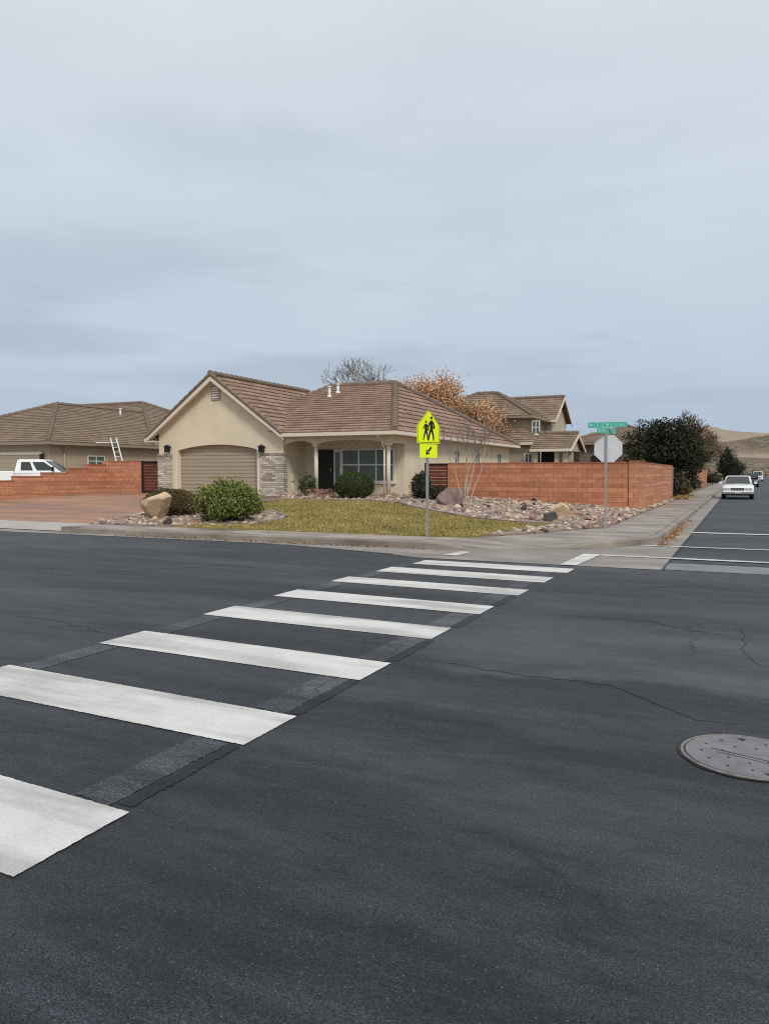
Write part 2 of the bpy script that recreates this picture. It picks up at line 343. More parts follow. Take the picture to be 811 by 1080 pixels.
# ------------------------------------------------------------------ mesh builder
class MB:
    def __init__(s): s.v = []; s.f = []; s.m = []; s.uv = {}; s.smooth = set()
    def face(s, pts, m=0, uv=None, smooth=False):
        i = len(s.v); s.v += [tuple(p) for p in pts]; s.f.append(tuple(range(i, i+len(pts)))); s.m.append(m)
        if uv: s.uv[len(s.f)-1] = uv
        if smooth: s.smooth.add(len(s.f)-1)
    def raw(s, vs, fs, m=0, smooth=False):
        i = len(s.v); s.v += [tuple(p) for p in vs]
        for f in fs:
            s.f.append(tuple(i+k for k in f)); s.m.append(m)
            if smooth: s.smooth.add(len(s.f)-1)
    def box(s, x0, x1, y0, y1, z0, z1, m=0, bev=0.):
        if bev:
            import bmesh
            bm = bmesh.new(); bmesh.ops.create_cube(bm, size=1.)
            for v in bm.verts: v.co = Vector(((x0+x1)/2+v.co.x*(x1-x0), (y0+y1)/2+v.co.y*(y1-y0), (z0+z1)/2+v.co.z*(z1-z0)))
            bmesh.ops.bevel(bm, geom=bm.edges[:], offset=bev, segments=2, affect='EDGES')
            s.raw([v.co.copy() for v in bm.verts], [[v.index for v in f.verts] for f in bm.faces], m); bm.free(); return
        v = [(x, y, z) for z in (z0, z1) for x, y in ((x0, y0), (x1, y0), (x1, y1), (x0, y1))]
        s.raw(v, [(3, 2, 1, 0), (4, 5, 6, 7), (0, 1, 5, 4), (1, 2, 6, 5), (2, 3, 7, 6), (3, 0, 4, 7)], m)
    def prism(s, poly, d, m=0):
        """closed outline pushed along d"""
        d = Vector(d); a = [Vector(p) for p in poly]; b = [p+d for p in a]; n = len(a)
        s.raw(a+b, [tuple(range(n)), tuple(range(2*n-1, n-1, -1))]+[(i, n+i, n+(i+1) % n, (i+1) % n) for i in range(n)], m)
    def tube(s, p0, p1, r0, r1=None, n=8, m=0, caps=True, smooth=True):
        r1 = r0 if r1 is None else r1
        p0 = Vector(p0); p1 = Vector(p1); d = (p1-p0)
        if d.length < 1e-6: return
        d.normalize(); a = d.orthogonal().normalized(); b = d.cross(a)
        v = []
        for p, r in ((p0, r0), (p1, r1)):
            for k in range(n):
                t = 2*math.pi*k/n; v.append(p+a*(r*math.cos(t))+b*(r*math.sin(t)))
        s.raw(v, [(k, (k+1) % n, n+(k+1) % n, n+k) for k in range(n)], m, smooth)
        if caps: s.raw(v, [tuple(range(n-1, -1, -1)), tuple(range(n, 2*n))], m)
    def loft(s, secs, m=0, caps=True, smooth=True):
        n = len(secs[0]); v = [p for q in secs for p in q]
        s.raw(v, [(i*n+k, i*n+(k+1) % n, (i+1)*n+(k+1) % n, (i+1)*n+k) for i in range(len(secs)-1) for k in range(n)], m, smooth)
        if caps: s.raw(list(secs[0]), [tuple(range(n-1, -1, -1))], m); s.raw(list(secs[-1]), [tuple(range(n))], m)
    def build(s, name, mats, parent=None, loc=None, fix=True):
        if not isinstance(mats, (list, tuple)): mats = [mats]
        if parent is not None:
            q = parent
            while q.parent is not None: q = q.parent
            o0 = q.location.copy()
        else: o0 = Vector(loc) if loc is not None else Vector((0, 0, 0))
        me = bpy.data.meshes.new(name)
        va = np.array(s.v, dtype=np.float64)-np.array(o0)
        me.from_pydata(va.tolist(), [], s.f)
        for m in mats: me.materials.append(MT[m] if isinstance(m, str) else m)
        me.polygons.foreach_set('material_index', s.m)
        sm = np.zeros(len(s.f), dtype=bool)
        if s.smooth: sm[list(s.smooth)] = True
        me.polygons.foreach_set('use_smooth', sm)
        if s.uv:
            ul = me.uv_layers.new(name='UVMap')
            for p in me.polygons:
                q = s.uv.get(p.index)
                if q:
                    for li, c in zip(p.loop_indices, q): ul.data[li].uv = c
        if fix:
            import bmesh
            bm = bmesh.new(); bm.from_mesh(me)
            if not s.uv and len(bm.verts) < 60000: bmesh.ops.remove_doubles(bm, verts=bm.verts[:], dist=1e-5)
            bmesh.ops.recalc_face_normals(bm, faces=bm.faces[:]); bm.to_mesh(me); bm.free()
        ob = bpy.data.objects.new(name, me); col.objects.link(ob)
        if parent is not None: ob.parent = parent
        else: ob.location = o0
        return ob
def np_mesh(name, verts, faces, mat, parent=None, loc=(0, 0, 0), matidx=None):
    """verts (n,3), faces (m,k) arrays"""
    if parent is not None:
        q = parent
        while q.parent is not None: q = q.parent
        loc = q.location
    verts = np.asarray(verts, dtype=np.float32)-np.array(loc, dtype=np.float32)
    faces = np.asarray(faces, dtype=np.int32); k = faces.shape[1]; m = faces.shape[0]
    me = bpy.data.meshes.new(name)
    me.vertices.add(len(verts)); me.vertices.foreach_set('co', verts.ravel())
    me.loops.add(m*k); me.loops.foreach_set('vertex_index', faces.ravel())
    me.polygons.add(m); me.polygons.foreach_set('loop_start', np.arange(0, m*k, k, dtype=np.int32))
    mats = mat if isinstance(mat, list) else [mat]
    for q in mats: me.materials.append(MT[q])
    if matidx is not None: me.polygons.foreach_set('material_index', np.asarray(matidx, dtype=np.int32))
    me.update(calc_edges=True); me.validate()
    ob = bpy.data.objects.new(name, me); col.objects.link(ob)
    if parent is not None: ob.parent = parent
    else: ob.location = loc
    return ob
def thing(name, label, cat, loc, group=None):
    o = bpy.data.objects.new(name, None); o.location = loc; o.empty_display_size = .2; col.objects.link(o)
    return tag(o, label, cat, group)
def tag(o, label=None, cat=None, group=None, kind=None):
    if label: o['label'] = label
    if cat: o['category'] = cat
    if group: o['group'] = group
    if kind: o['kind'] = kind
    return o
def struct(o, label=None):
    o['kind'] = 'structure'
    if label: o['label'] = label
    return o

# ------------------------------------------------------------------ polygons
def clip_half(poly, f):
    """keep the side of poly where f(p) >= 0"""
    out = []
    for i in range(len(poly)):
        a, b = poly[i], poly[(i+1) % len(poly)]; fa, fb = f(a), f(b)
        if fa >= 0: out.append(a)
        if (fa >= 0) != (fb >= 0):
            t = fa/(fa-fb); out.append(tuple(p+(q-p)*t for p, q in zip(a, b)))
    return out
def inside(poly, x, y):
    c = False; j = len(poly)-1
    for i in range(len(poly)):
        if (poly[i][1] > y) != (poly[j][1] > y) and x < (poly[j][0]-poly[i][0])*(y-poly[i][1])/(poly[j][1]-poly[i][1])+poly[i][0]: c = not c
        j = i
    return c
def drape(name, poly, dz, mat, step=.5):
    mb = MB(); xs = [p[0] for p in poly]; ys = [p[1] for p in poly]
    def lines(a, b, extra):
        q = set(np.arange(math.floor(a/step)*step, b+step, step).round(4)); q |= {e for e in extra if a < e < b}; return sorted(q)
    X = lines(min(xs), max(xs), (-3.7, -11.9)); Y = lines(min(ys), max(ys), (16.4, 29.0))
    for i in range(len(X)-1):
        for j in range(len(Y)-1):
            q = [tuple(p[:2]) for p in poly]
            for f in (lambda p: p[0]-X[i], lambda p: X[i+1]-p[0], lambda p: p[1]-Y[j], lambda p: Y[j+1]-p[1]):
                q = clip_half(q, f)
                if len(q) < 3: break
            if len(q) >= 3: mb.face([(x, y, tz(x, y)+dz) for x, y in q])
    for i in range(len(poly)):
        a, b = poly[i], poly[(i+1) % len(poly)]; n = max(1, int(math.hypot(b[0]-a[0], b[1]-a[1])/.3))
        for k in range(n):
            p = [a[0]+(b[0]-a[0])*k/n, a[1]+(b[1]-a[1])*k/n]; q = [a[0]+(b[0]-a[0])*(k+1)/n, a[1]+(b[1]-a[1])*(k+1)/n]
            zp, zq = tz(*p)+dz, tz(*q)+dz; mb.face([(*p, zp), (*q, zq), (*q, zq-.08), (*p, zp-.08)])
    return mb.build(name, mat)
def sheet(name, poly, z, mat, loc=None):
    mb = MB(); mb.face([(p[0], p[1], z) for p in poly]); return mb.build(name, mat)

# roof faces in overlapping courses of tile
def tile_face(mb, poly, course=.36, t=.042, m=0):
    P = [Vector(p) for p in poly]
    n = Vector((0, 0, 0))
    for i in range(len(P)): n += P[i].cross(P[(i+1) % len(P)])
    n.normalize()
    if n.z < 0: n = -n
    u = Vector((0, 0, 1)).cross(n).normalized(); v = n.cross(u)
    if v.z < 0: v = -v; u = -u
    o = min(P, key=lambda p: p.dot(v))
    q2 = [((p-o).dot(u), (p-o).dot(v)) for p in P]
    vmax = max(q[1] for q in q2); k = 0
    while k*course < vmax:
        a, b = k*course, (k+1)*course
        q = clip_half(clip_half(q2, lambda p: p[1]-a), lambda p: b-p[1])
        k += 1
        if len(q) < 3: continue
        h = lambda w: t*(1-(w-a)/course)+.004
        mb.face([o+u*x+v*w+n*h(w) for x, w in q], m, [(x+50, w+.001) for x, w in q])
        lo = [p for p in q if abs(p[1]-a) < 1e-6]
        if len(lo) >= 2:
            x0 = min(p[0] for p in lo); x1 = max(p[0] for p in lo)
            if x1-x0 > .01:
                mb.face([o+u*x0+v*a-n*.012, o+u*x1+v*a-n*.012, o+u*x1+v*a+n*(t+.004), o+u*x0+v*a+n*(t+.004)], m, [(x0+50, a), (x1+50, a), (x1+50, a+.02), (x0+50, a+.02)])
def ridge_caps(mb, a, b, r=.13, step=.4, m=0):
    a = Vector(a); b = Vector(b); d = b-a; n = max(1, int(d.length/step))
    for i in range(n):
        p = a+d*(i/n); q = a+d*((i+1.06)/n)
        mb.tube(p+Vector((0, 0, .015)), q+Vector((0, 0, -.01)), r*1.05, r*.9, 7, m, True, False)

# ------------------------------------------------------------------ foliage
nr = np.random.default_rng(11)
def leaf_quads(cent, size, aspect=.55, flat=0., rs=None):
    """a small bent leaf per centre: two triangles sharing a midrib"""
    n = len(cent); rs = rs or nr
    a = rs.normal(size=(n, 3)); a[:, 2] *= (1-flat); a /= np.linalg.norm(a, axis=1)[:, None]
    r = rs.normal(size=(n, 3)); b = np.cross(a, r); b /= np.linalg.norm(b, axis=1)[:, None]
    s = size*rs.uniform(.6, 1.35, size=(n, 1))
    v = np.empty((n, 4, 3)); c = np.asarray(cent)
    v[:, 0] = c-a*s; v[:, 1] = c+b*s*aspect; v[:, 2] = c+a*s; v[:, 3] = c-b*s*aspect
    return v.reshape(-1, 3), np.arange(4*n).reshape(n, 4)
def blob_points(n, c, rad, shell=.55, lumps=.18, seed=0, zmin=-1., freq=2.2):
    rs = np.random.default_rng(seed); d = rs.normal(size=(n, 3)); d /= np.linalg.norm(d, axis=1)[:, None]
    d = d[d[:, 2] > zmin]
    k = np.array([mnoise.noise(Vector(q)*freq+Vector((seed*3.1, 0, 0))) for q in d])
    r = (shell+(1-shell)*rs.uniform(0, 1, len(d))**.5)*(1+lumps*k*1.6)
    return np.array(c)+d*r[:, None]*np.array(rad)
def core_blob(mb, c, rad, lumps=.18, seed=0, m=0, zmin=-.6, sc_=.8):
    import bmesh
    bm = bmesh.new(); bmesh.ops.create_icosphere(bm, subdivisions=3, radius=1.)
    for v in bm.verts:
        d = v.co.normalized(); k = mnoise.noise(d*2.2+Vector((seed*3.1, 0, 0)))
        v.co = Vector((d.x*rad[0], d.y*rad[1], max(d.z, zmin)*rad[2]))*(sc_*(1+lumps*k*1.6))+Vector(c)
    mb.raw([v.co.copy() for v in bm.verts], [[v.index for v in f.verts] for f in bm.faces], m, True); bm.free()

def grow(seed, base, height, r0, spread=.55, levels=5, split=(2, 3), first=.28, up=.25, shrink=.74, droop=0., lean=(0, 0), multi=1):
    """branch segments (p0,p1,r0,r1,level)"""
    rg = random.Random(seed); segs = []
    def go(p, d, ln, r, lv):
        n = 3 if lv < 3 else 2
        q = p; rr = r
        for i in range(n):
            d = (d+Vector((rg.gauss(0, .10), rg.gauss(0, .10), rg.gauss(0, .06)+up*.10-droop*lv*.03))).normalized()
            e = q+d*(ln/n); r2 = r*(1-.28*(i+1)/n)
            segs.append((q, e, rr, r2, lv)); q = e; rr = r2
            if lv >= 1 and lv < levels and rg.random() < .55:
                side(q, d, ln*.62, rr*.55, lv+1)
        if lv < levels:
            for k in range(rg.randint(*split)): side(q, d, ln*shrink*rg.uniform(.75, 1.15), rr*.72, lv+1)
    def side(q, d, ln, r, lv):
        a = rg.uniform(0, 2*math.pi); o = d.orthogonal().normalized(); b = d.cross(o)
        s = spread*rg.uniform(.55, 1.25)
        nd = (d*math.cos(s)+(o*math.cos(a)+b*math.sin(a))*math.sin(s)+Vector((0, 0, up*.5))).normalized()
        go(q, nd, ln, max(r, .004), lv)
    for k in range(multi):
        d = Vector((lean[0]+(rg.gauss(0, .16) if multi > 1 else rg.gauss(0, .03)), lean[1]+(rg.gauss(0, .16) if multi > 1 else 0), 1)).normalized()
        b = Vector(base)+(Vector((rg.gauss(0, .07), rg.gauss(0, .07), 0)) if multi > 1 else Vector((0, 0, 0)))
        go(b-Vector((0, 0, .1)), d, height*first, r0, 0)
    return segs
def seg_arrays(segs, n, minr=0.):
    V = []; Fc = []; i = 0
    for p, q, a, b, lv in segs:
        d = (q-p); ln = d.length
        if ln < 1e-5: continue
        d /= ln; o = d.orthogonal().normalized(); w = d.cross(o)
        a = max(a, minr); b = max(b, minr)
        for c, r in ((p, a), (q, b)):
            for k in range(n):
                t = 2*math.pi*k/n; V.append(c+o*(r*math.cos(t))+w*(r*math.sin(t)))
        for k in range(n): Fc.append((i+k, i+(k+1) % n, i+n+(k+1) % n, i+n+k))
        i += 2*n
    return np.array([tuple(v) for v in V]), np.array(Fc)
def make_tree(name, label, cat, base, segs, barkm, twigm, leaf=None, group=None, cut=2, twig_min=.006, leaf_level=3, extra=None):
    t = thing(name, label, cat, base, group)
    big = [s for s in segs if s[4] <= cut]; small = [s for s in segs if s[4] > cut]
    v, f = seg_arrays(big, 7); np_mesh('trunk', v, f, barkm, t)
    V, Fc = seg_arrays(small, 3, twig_min); mi = np.zeros(len(Fc), int); mats = [twigm]
    if leaf:
        lm, per, size, jit = leaf
        ends = np.array([tuple(s[1]) for s in segs if s[4] >= leaf_level]); rs = np.random.default_rng(len(ends))
        c = np.repeat(ends, per, axis=0); c = c+rs.normal(size=c.shape)*jit
        lv, lf = leaf_quads(c, size, rs=rs)
        if extra is not None:
            lv2, lf2 = leaf_quads(extra, size, rs=rs); lf = np.vstack([lf, lf2+len(lv)]); lv = np.vstack([lv, lv2])
        mats = [twigm, lm]
        # leaves are quads; twigs have three sides of quads: same face size
        Fc = np.vstack([Fc, lf+len(V)]) if len(Fc) else lf; V = np.vstack([V, lv]) if len(V) else lv
        mi = np.concatenate([mi, np.ones(len(lf), int)])
    np_mesh('crown', V, Fc, mats, t, matidx=mi)
    return t

# ================================================================== SETTING
def setting():
    struct(sheet('ground', [(-2600, -400), (2600, -400), (2600, 3400), (-2600, 3400)], -.12, 'desert'))
    # the two streets: one asphalt surface in two abutting rectangles
    mb = MB()
    mb.face([(-140, -60, 0), (110, -60, 0), (110, 15.3, 0), (-140, 15.3, 0)])
    mb.face([(-1.9, 15.3, 0), (9.6, 15.3, 0), (9.6, 330, 0), (-1.9, 330, 0)])
    struct(mb.build('road', 'asphalt'))
    # lot behind the pavement
    mb = MB(); X = sorted(set([-110, -90, -75, -60, -50, -40, -3.7, -3.05]) | set(np.arange(-35, -3.8, 1.).round(3)) | {-11.9}); Y = sorted(set([16.36, 29, 31, 34, 40, 50, 70, 100, 150, 240]) | set(np.arange(16.4, 29, .7).round(3)))
    for i in range(len(X)-1):
        for j in range(len(Y)-1):
            if X[i] > -6.5 and Y[j] < 21.: continue
            mb.face([(x, y, tz(x, y)-.012) for x, y in ((X[i], Y[j]), (X[i+1], Y[j]), (X[i+1], Y[j+1]), (X[i], Y[j+1]))])
    # the corner piece, cut back behind the curved pavement
    q = [(-7.2, 16.4), (-5.2, 16.85), (-4.5, 18.2), (-3.7, 20.2), (-3.1, 21.5), (-7.2, 21.5)]
    mb.face([(x, y, .135) for x, y in q])
    struct(mb.build('lot_ground', 'soil'))

    # kerb line: street B from the left, drop at the driveway, round the corner, up street A
    arc = []
    cx, cy, rr = -6.2, 19.6, 4.5
    for k in range(0, 19):
        a = R(-90+5*k); arc.append((cx+rr*math.cos(a), cy+rr*math.sin(a)))
    def kh(x, y):
        if y < 15.3 and -30.2 < x < -16.: 
            return .012+.12*clamp(max((-x-29.2)/1., (x+17.)/1.))
        if -5.9 < x < -2.7 and y < 17.2:
            return .02+.12*clamp(max((-5.1-x)/.8, (x+3.25)/.55))
        return .14
    path = [(x, 15.1) for x in (-60, -45, -31, -30.2, -29.2, -25, -21, -17., -16.5, -16., -13, -10, -8)]+arc+[(-1.7, y) for y in (20.5, 22, 25, 30, 36, 44, 54, 70, 100, 150, 240)]
    mb = MB(); n = len(path)
    def nrm(i):
        a = Vector(path[max(0, i-1)]); b = Vector(path[min(n-1, i+1)]); d = (b-a).normalized(); return Vector((d.y, -d.x))  # towards the street
    sec = []
    for i, (x, y) in enumerate(path):
        o = nrm(i); h = kh(x, y); p = Vector((x, y))
        pts = [(p+o*.03, .006), (p+o*.02, h*.8+.004), (p+o*.0, h), (p-o*.14, h+.003), (p-o*.15, -.02)]
        sec.append([(q.x, q.y, z) for q, z in pts])
    for i in range(n-1):
        for k in range(4): mb.face([sec[i][k], sec[i+1][k], sec[i+1][k+1], sec[i][k+1]])
    struct(mb.build('kerb', 'kerb'))
    # gutter pan and the flat corner apron
    mb = MB(); g0 = .004
    outer = []
    for i, (x, y) in enumerate(path):
        if i < len(path) and y < 15.11 and x <= -6.2: outer.append((x, 14.72 if x < -9.5 else 14.72-.9*clamp((x+9.5)/3.3)))
        else: outer.append(None)
    for i in range(n-1):
        a, b = path[i], path[i+1]
        if outer[i] and outer[i+1]: mb.face([(*outer[i], g0), (*outer[i+1], g0), (b[0], b[1]-.03, g0+.004), (a[0], a[1]-.03, g0+.004)])
    ring = [(p[0]+nrm(i)[0]*.03, p[1]+nrm(i)[1]*.03) for i, p in enumerate(path) if p in arc]
    fan = [(-6.2, 13.72), (-5.5, 13.42), (-2.6, 13.38), (-1.18, 13.38), (-1.18, 19.6)]
    poly = fan+ring[::-1]
    mb.face([(x, y, g0) for x, y in poly])
    mb.face([(-1.67, 19.6, g0), (-1.18, 19.6, g0), (-1.18, 240, g0), (-1.67, 240, g0)])
    struct(mb.build('gutter', 'gutter'))
    struct(sheet('cross_gutter', [(-1.165, 13.45), (9.6, 13.35), (9.6, 14.35), (-1.165, 14.45)], .0045, 'valley'))
    # the dark joint between asphalt and concrete
    mb = MB(); ed = [(-60, 14.715), (-9.5, 14.715), (-6.2, 13.71), (-5.5, 13.41), (-2.6, 13.37), (-1.16, 13.37), (-1.16, 19.6), (-1.16, 120)]
    for a, b in zip(ed, ed[1:]):
        d = (Vector(b)-Vector(a)).normalized(); o = Vector((d.y, -d.x))*.035; m_ = max(1, int((Vector(b)-Vector(a)).length/.4)) if b[1] < 100 else 60
        pts = [Vector(a).lerp(Vector(b), i/m_) for i in range(m_+1)]
        w = [o*(.5+rnd.random()*.9) for _ in pts]
        for i in range(m_): mb.face([(*pts[i], .0055), (*pts[i+1], .0055), (*(pts[i+1]+w[i+1]), .0055), (*(pts[i]+w[i]), .0055)])
    struct(mb.build('road_edge_tar', 'oldedge'))

    # driveway apron (slopes up from the gutter)
    mb = MB()
    for x0, x1 in ((-29.4, -26.3), (-26.285, -23.2), (-23.185, -20.1), (-20.085, -16.85)):
        mb.face([(x0, 15.26, .03), (x1, 15.26, .03), (x1, 16.42, .158), (x0, 16.42, .158)])
    struct(mb.build('driveway_apron', 'apron'))
    # pavement slabs
    mb = MB(); x = -16.8
    def slab(q, zs=None):
        m = MB(); zs = zs or [.146]*len(q); top = [(p[0], p[1], z) for p, z in zip(q, zs)]
        m.prism([(p[0], p[1], z-.1) for p, z in zip(q, zs)], (0, 0, .1)); mb.raw(m.v, m.f)
    while x < -6.3:
        x1 = min(x+1.5, -6.2); slab([(x, 15.26), (x1-.014, 15.26), (x1-.014, 16.4), (x, 16.4)]); x = x1
    for q in ((-60, -46), (-45.985, -31), ): slab([(q[0], 15.26), (q[1], 15.26), (q[1], 16.4), (q[0], 16.4)])
    inn = [(-6.2, 16.4), (-5.9, 16.42), (-5.55, 16.55), (-5.25, 16.8), (-5.05, 17.1), (-4.85, 17.5), (-4.6, 18.0), (-4.35, 18.5), (-4.1, 19.1), (-3.8, 19.8), (-3.5, 20.4), (-3.25, 20.9), (-3.2, 21.2)]
    out_i = [0, 2, 4, 6, 7, 8, 10, 11, 12, 14, 16, 17, 18]
    def off(k):
        x, y = arc[k]; d = Vector((x-cx, y-cy)).normalized()*(-.155); return (x+d.x, y+d.y, kh(x, y)+.004)
    for i in range(len(inn)-1):
        a, b = off(out_i[i]), off(out_i[i+1])
        if i == len(inn)-2: b = (-1.86, 20.6, .146)
        g = .012 if i in (2, 5, 8) else 0.
        slab([a[:2], b[:2], (inn[i+1][0]-g*.7, inn[i+1][1]-g), inn[i]], [a[2], b[2], .146, .146])
    slab([(-1.86, 20.615), (-1.86, 22.0), (-3.2, 22.0), (-3.2, 21.215)])
    y = 22.014
    while y < 240:
        st = 1.5 if y < 60 else 12.
        slab([(-1.86, y), (-1.86, y+st-.014), (-3.2, y+st-.014), (-3.2, y)]); y += st
    struct(mb.build('pavement', 'walk'))
    # driveway
    struct(drape('driveway', [(-29.62, 16.42), (-16.9, 16.42), (-17.3, 17.6), (-18.2, 20.5), (-19.3, 24), (-19.4, 29.06), (-25.3, 29.06), (-26.2, 29.9), (-29.62, 29.9)], .012, 'drive', .7))
    struct(drape('neighbour_driveway', [(-50, 16.42), (-30.1, 16.42), (-30.1, 33.), (-50, 33.)], .012, 'apron', 1.))

    # ---------------- painted markings
    def ragged(name, q, z, mat, jit=.0018, step=.02):
        mb = MB(); pts = []
        for i in range(4):
            a, b = Vector(q[i]), Vector(q[(i+1) % 4]); n_ = max(2, int((b-a).length/step)); d = (b-a).normalized(); o = Vector((d.y, -d.x))
            for k in range(n_): pts.append(a.lerp(b, k/n_)+o*rnd.gauss(0, jit))
        mb.face([(p.x, p.y, z) for p in pts]); return mb.build(name, mat, fix=False)
    bars = [((2.07, 2.71), -5.45, -2.58), ((3.68, 4.27), -5.5, -2.62), ((5.23, 5.82), -5.45, -2.64), ((6.83, 7.42), -5.5, -2.68), ((8.28, 8.86), -5.5, -2.66), ((9.78, 10.32), -5.48, -2.61), ((11.1, 11.72), -5.38, -2.58), ((12.32, 12.92), -5.24, -2.5)]
    for k, ((y0, y1), xl, xr) in enumerate(bars):
        # bars sit a hair askew to the street
        o = tag(ragged('crosswalk_bar', [(xl, y0+.13), (xr, y0), (xr, y1), (xl, y1+.16)], .0050, 'paint'), kind='structure')
    for q in ([(-5.22, 14.0), (-4.95, 13.97), (-4.9, 14.75), (-5.16, 14.8)], [(-2.83, 13.36), (-2.56, 13.34), (-2.46, 15.33), (-2.8, 15.36)]):
        tag(ragged('crosswalk_stub', q, .0135, 'paint', .008), kind='structure')
    for (y0, y1, x0, x1) in ((15.16, 15.36, -2.44, 9.3), (17.62, 17.78, -2.0, 9.3), (21.95, 22.25, -1.18, 4.)):
        yo = -.25 if y0 < 16 else 0
        tag(ragged('stop_line' if y0 > 20 else 'crosswalk_line', [(x0, y0), (x1, y0+yo), (x1, y1+yo), (x0, y1)], .0135, 'paint', .008), kind='structure')
    # old lines, blacked out and worn grey again; dark tack edge beside them
    for y0, y1 in zip([-1.]+[b[0][1] for b in bars[:-1]], [bars[0][0][0]]+[b[0][0] for b in bars[1:]]):
        g = .012
        if y1 < 12.5:
            tag(ragged('old_crosswalk_line', [(-2.98, y0+.04+g), (-2.72, y0+g), (-2.72, y1-g), (-2.98, y1+.02-g)], .003, 'oldline', .004), kind='structure')
            tag(ragged('old_crosswalk_line', [(-5.42, y0+.16+g), (-5.16, y0+.15+g), (-5.16, y1+.1-g), (-5.42, y1+.11-g)], .003, 'oldline', .004), kind='structure')
    for a, b in zip([-.5, 2.76, 4.3, 5.9, 7.46, 8.9], [2.04, 3.65, 5.2, 6.8, 8.25, 9.7]):
        tag(ragged('tar_edge', [(-2.70, a), (-2.615, a), (-2.625, b), (-2.70, b)], .0034, 'oldedge', .004), kind='structure')

    # cracks and the old paving seam, as thin filled lines
    def crack(pts, w):
        P = [Vector(gp(*q)) for q in pts]; out = []
        for a, b in zip(P, P[1:]):
            n = max(2, int((b-a).length/.05)); d = (b-a).normalized(); o = Vector((d.y, -d.x)); k_ = rnd.uniform(0, 99)
            for i in range(n): out.append(a.lerp(b, i/n)+o*(.05*mnoise.noise(Vector((i*.21, k_, 0)))+.014*rnd.gauss(0, 1))*min(1, (b-a).length))
        out.append(P[-1]); mb = MB()
        for i in range(len(out)-1):
            d = (out[i+1]-out[i]); d = d.normalized() if d.length > 1e-6 else Vector((1, 0)); o = Vector((d.y, -d.x)); e = w*min(1, 4*(i+1)/len(out), 4*(len(out)-i)/len(out))
            a, b = e*rnd.uniform(.5, 1.2), e*rnd.uniform(.5, 1.2)
            mb.face([(*(out[i]+o*a), .0022), (*(out[i]-o*a), .0022), (*(out[i+1]-o*b), .0022), (*(out[i+1]+o*b), .0022)])
        struct(mb.build('road_crack', 'oldedge', fix=False))
    for pts, w in (([(432, 692), (520, 708), (640, 722), (700, 746), (735, 760), (811, 768)], .010), ([(776, 655), (786, 672), (783, 688), (800, 702), (830, 706)], .007), ([(575, 648), (680, 655), (790, 676)], .008), ([(0, 648), (60, 655), (130, 672)], .009), ([(0, 612), (110, 604), (240, 596), (330, 606)], .012), ([(60, 575), (200, 590), (290, 588)], .012), ([(100, 760), (190, 742), (240, 748)], .005), ([(650, 622), (730, 618), (811, 626)], .012)):
        crack(pts, w)

    # hills behind the town
    V = []; Fc = []; na, nd = 260, 70
    for i in range(na):
        az = R(-62+124*i/(na-1))-R(0)
        for j in range(nd):
            d = 420*(2900/420.)**(j/(nd-1)); x = d*math.sin(az); y = d*math.cos(az)
            m = mnoise.fractal(Vector((x*.0022, y*.0022, 3.3)), .8, 2., 6); gl = abs(mnoise.noise(Vector((x*.011, y*.005, 7.))))+.5*abs(mnoise.noise(Vector((x*.027, y*.012, 2.))))
            r = 1-abs(mnoise.noise(Vector((x*.0016+9, y*.0016, .2))))
            env = clamp((d-520)/1300)
            h = 2.6*env*(16+48*env*(.62+.75*m)*r)+12*env*mnoise.noise(Vector((x*.012, y*.012, 1.)))
            k = 1-.55*clamp((-math.degrees(az)-5)/12)
            hh = h*k; tb = 92.; hh = hh if hh < tb else tb+(hh-tb)*.45; hh -= 15*env*gl*clamp(hh/30); V.append((x, y, -1.5+hh))
    for i in range(na-1):
        for j in range(nd-1): a = i*nd+j; Fc.append((a, a+nd, a+nd+1, a+1))
    o = np_mesh('hills', V, Fc, 'hill'); struct(o)
    o.data.polygons.foreach_set('use_smooth', np.ones(len(Fc), bool))
setting()

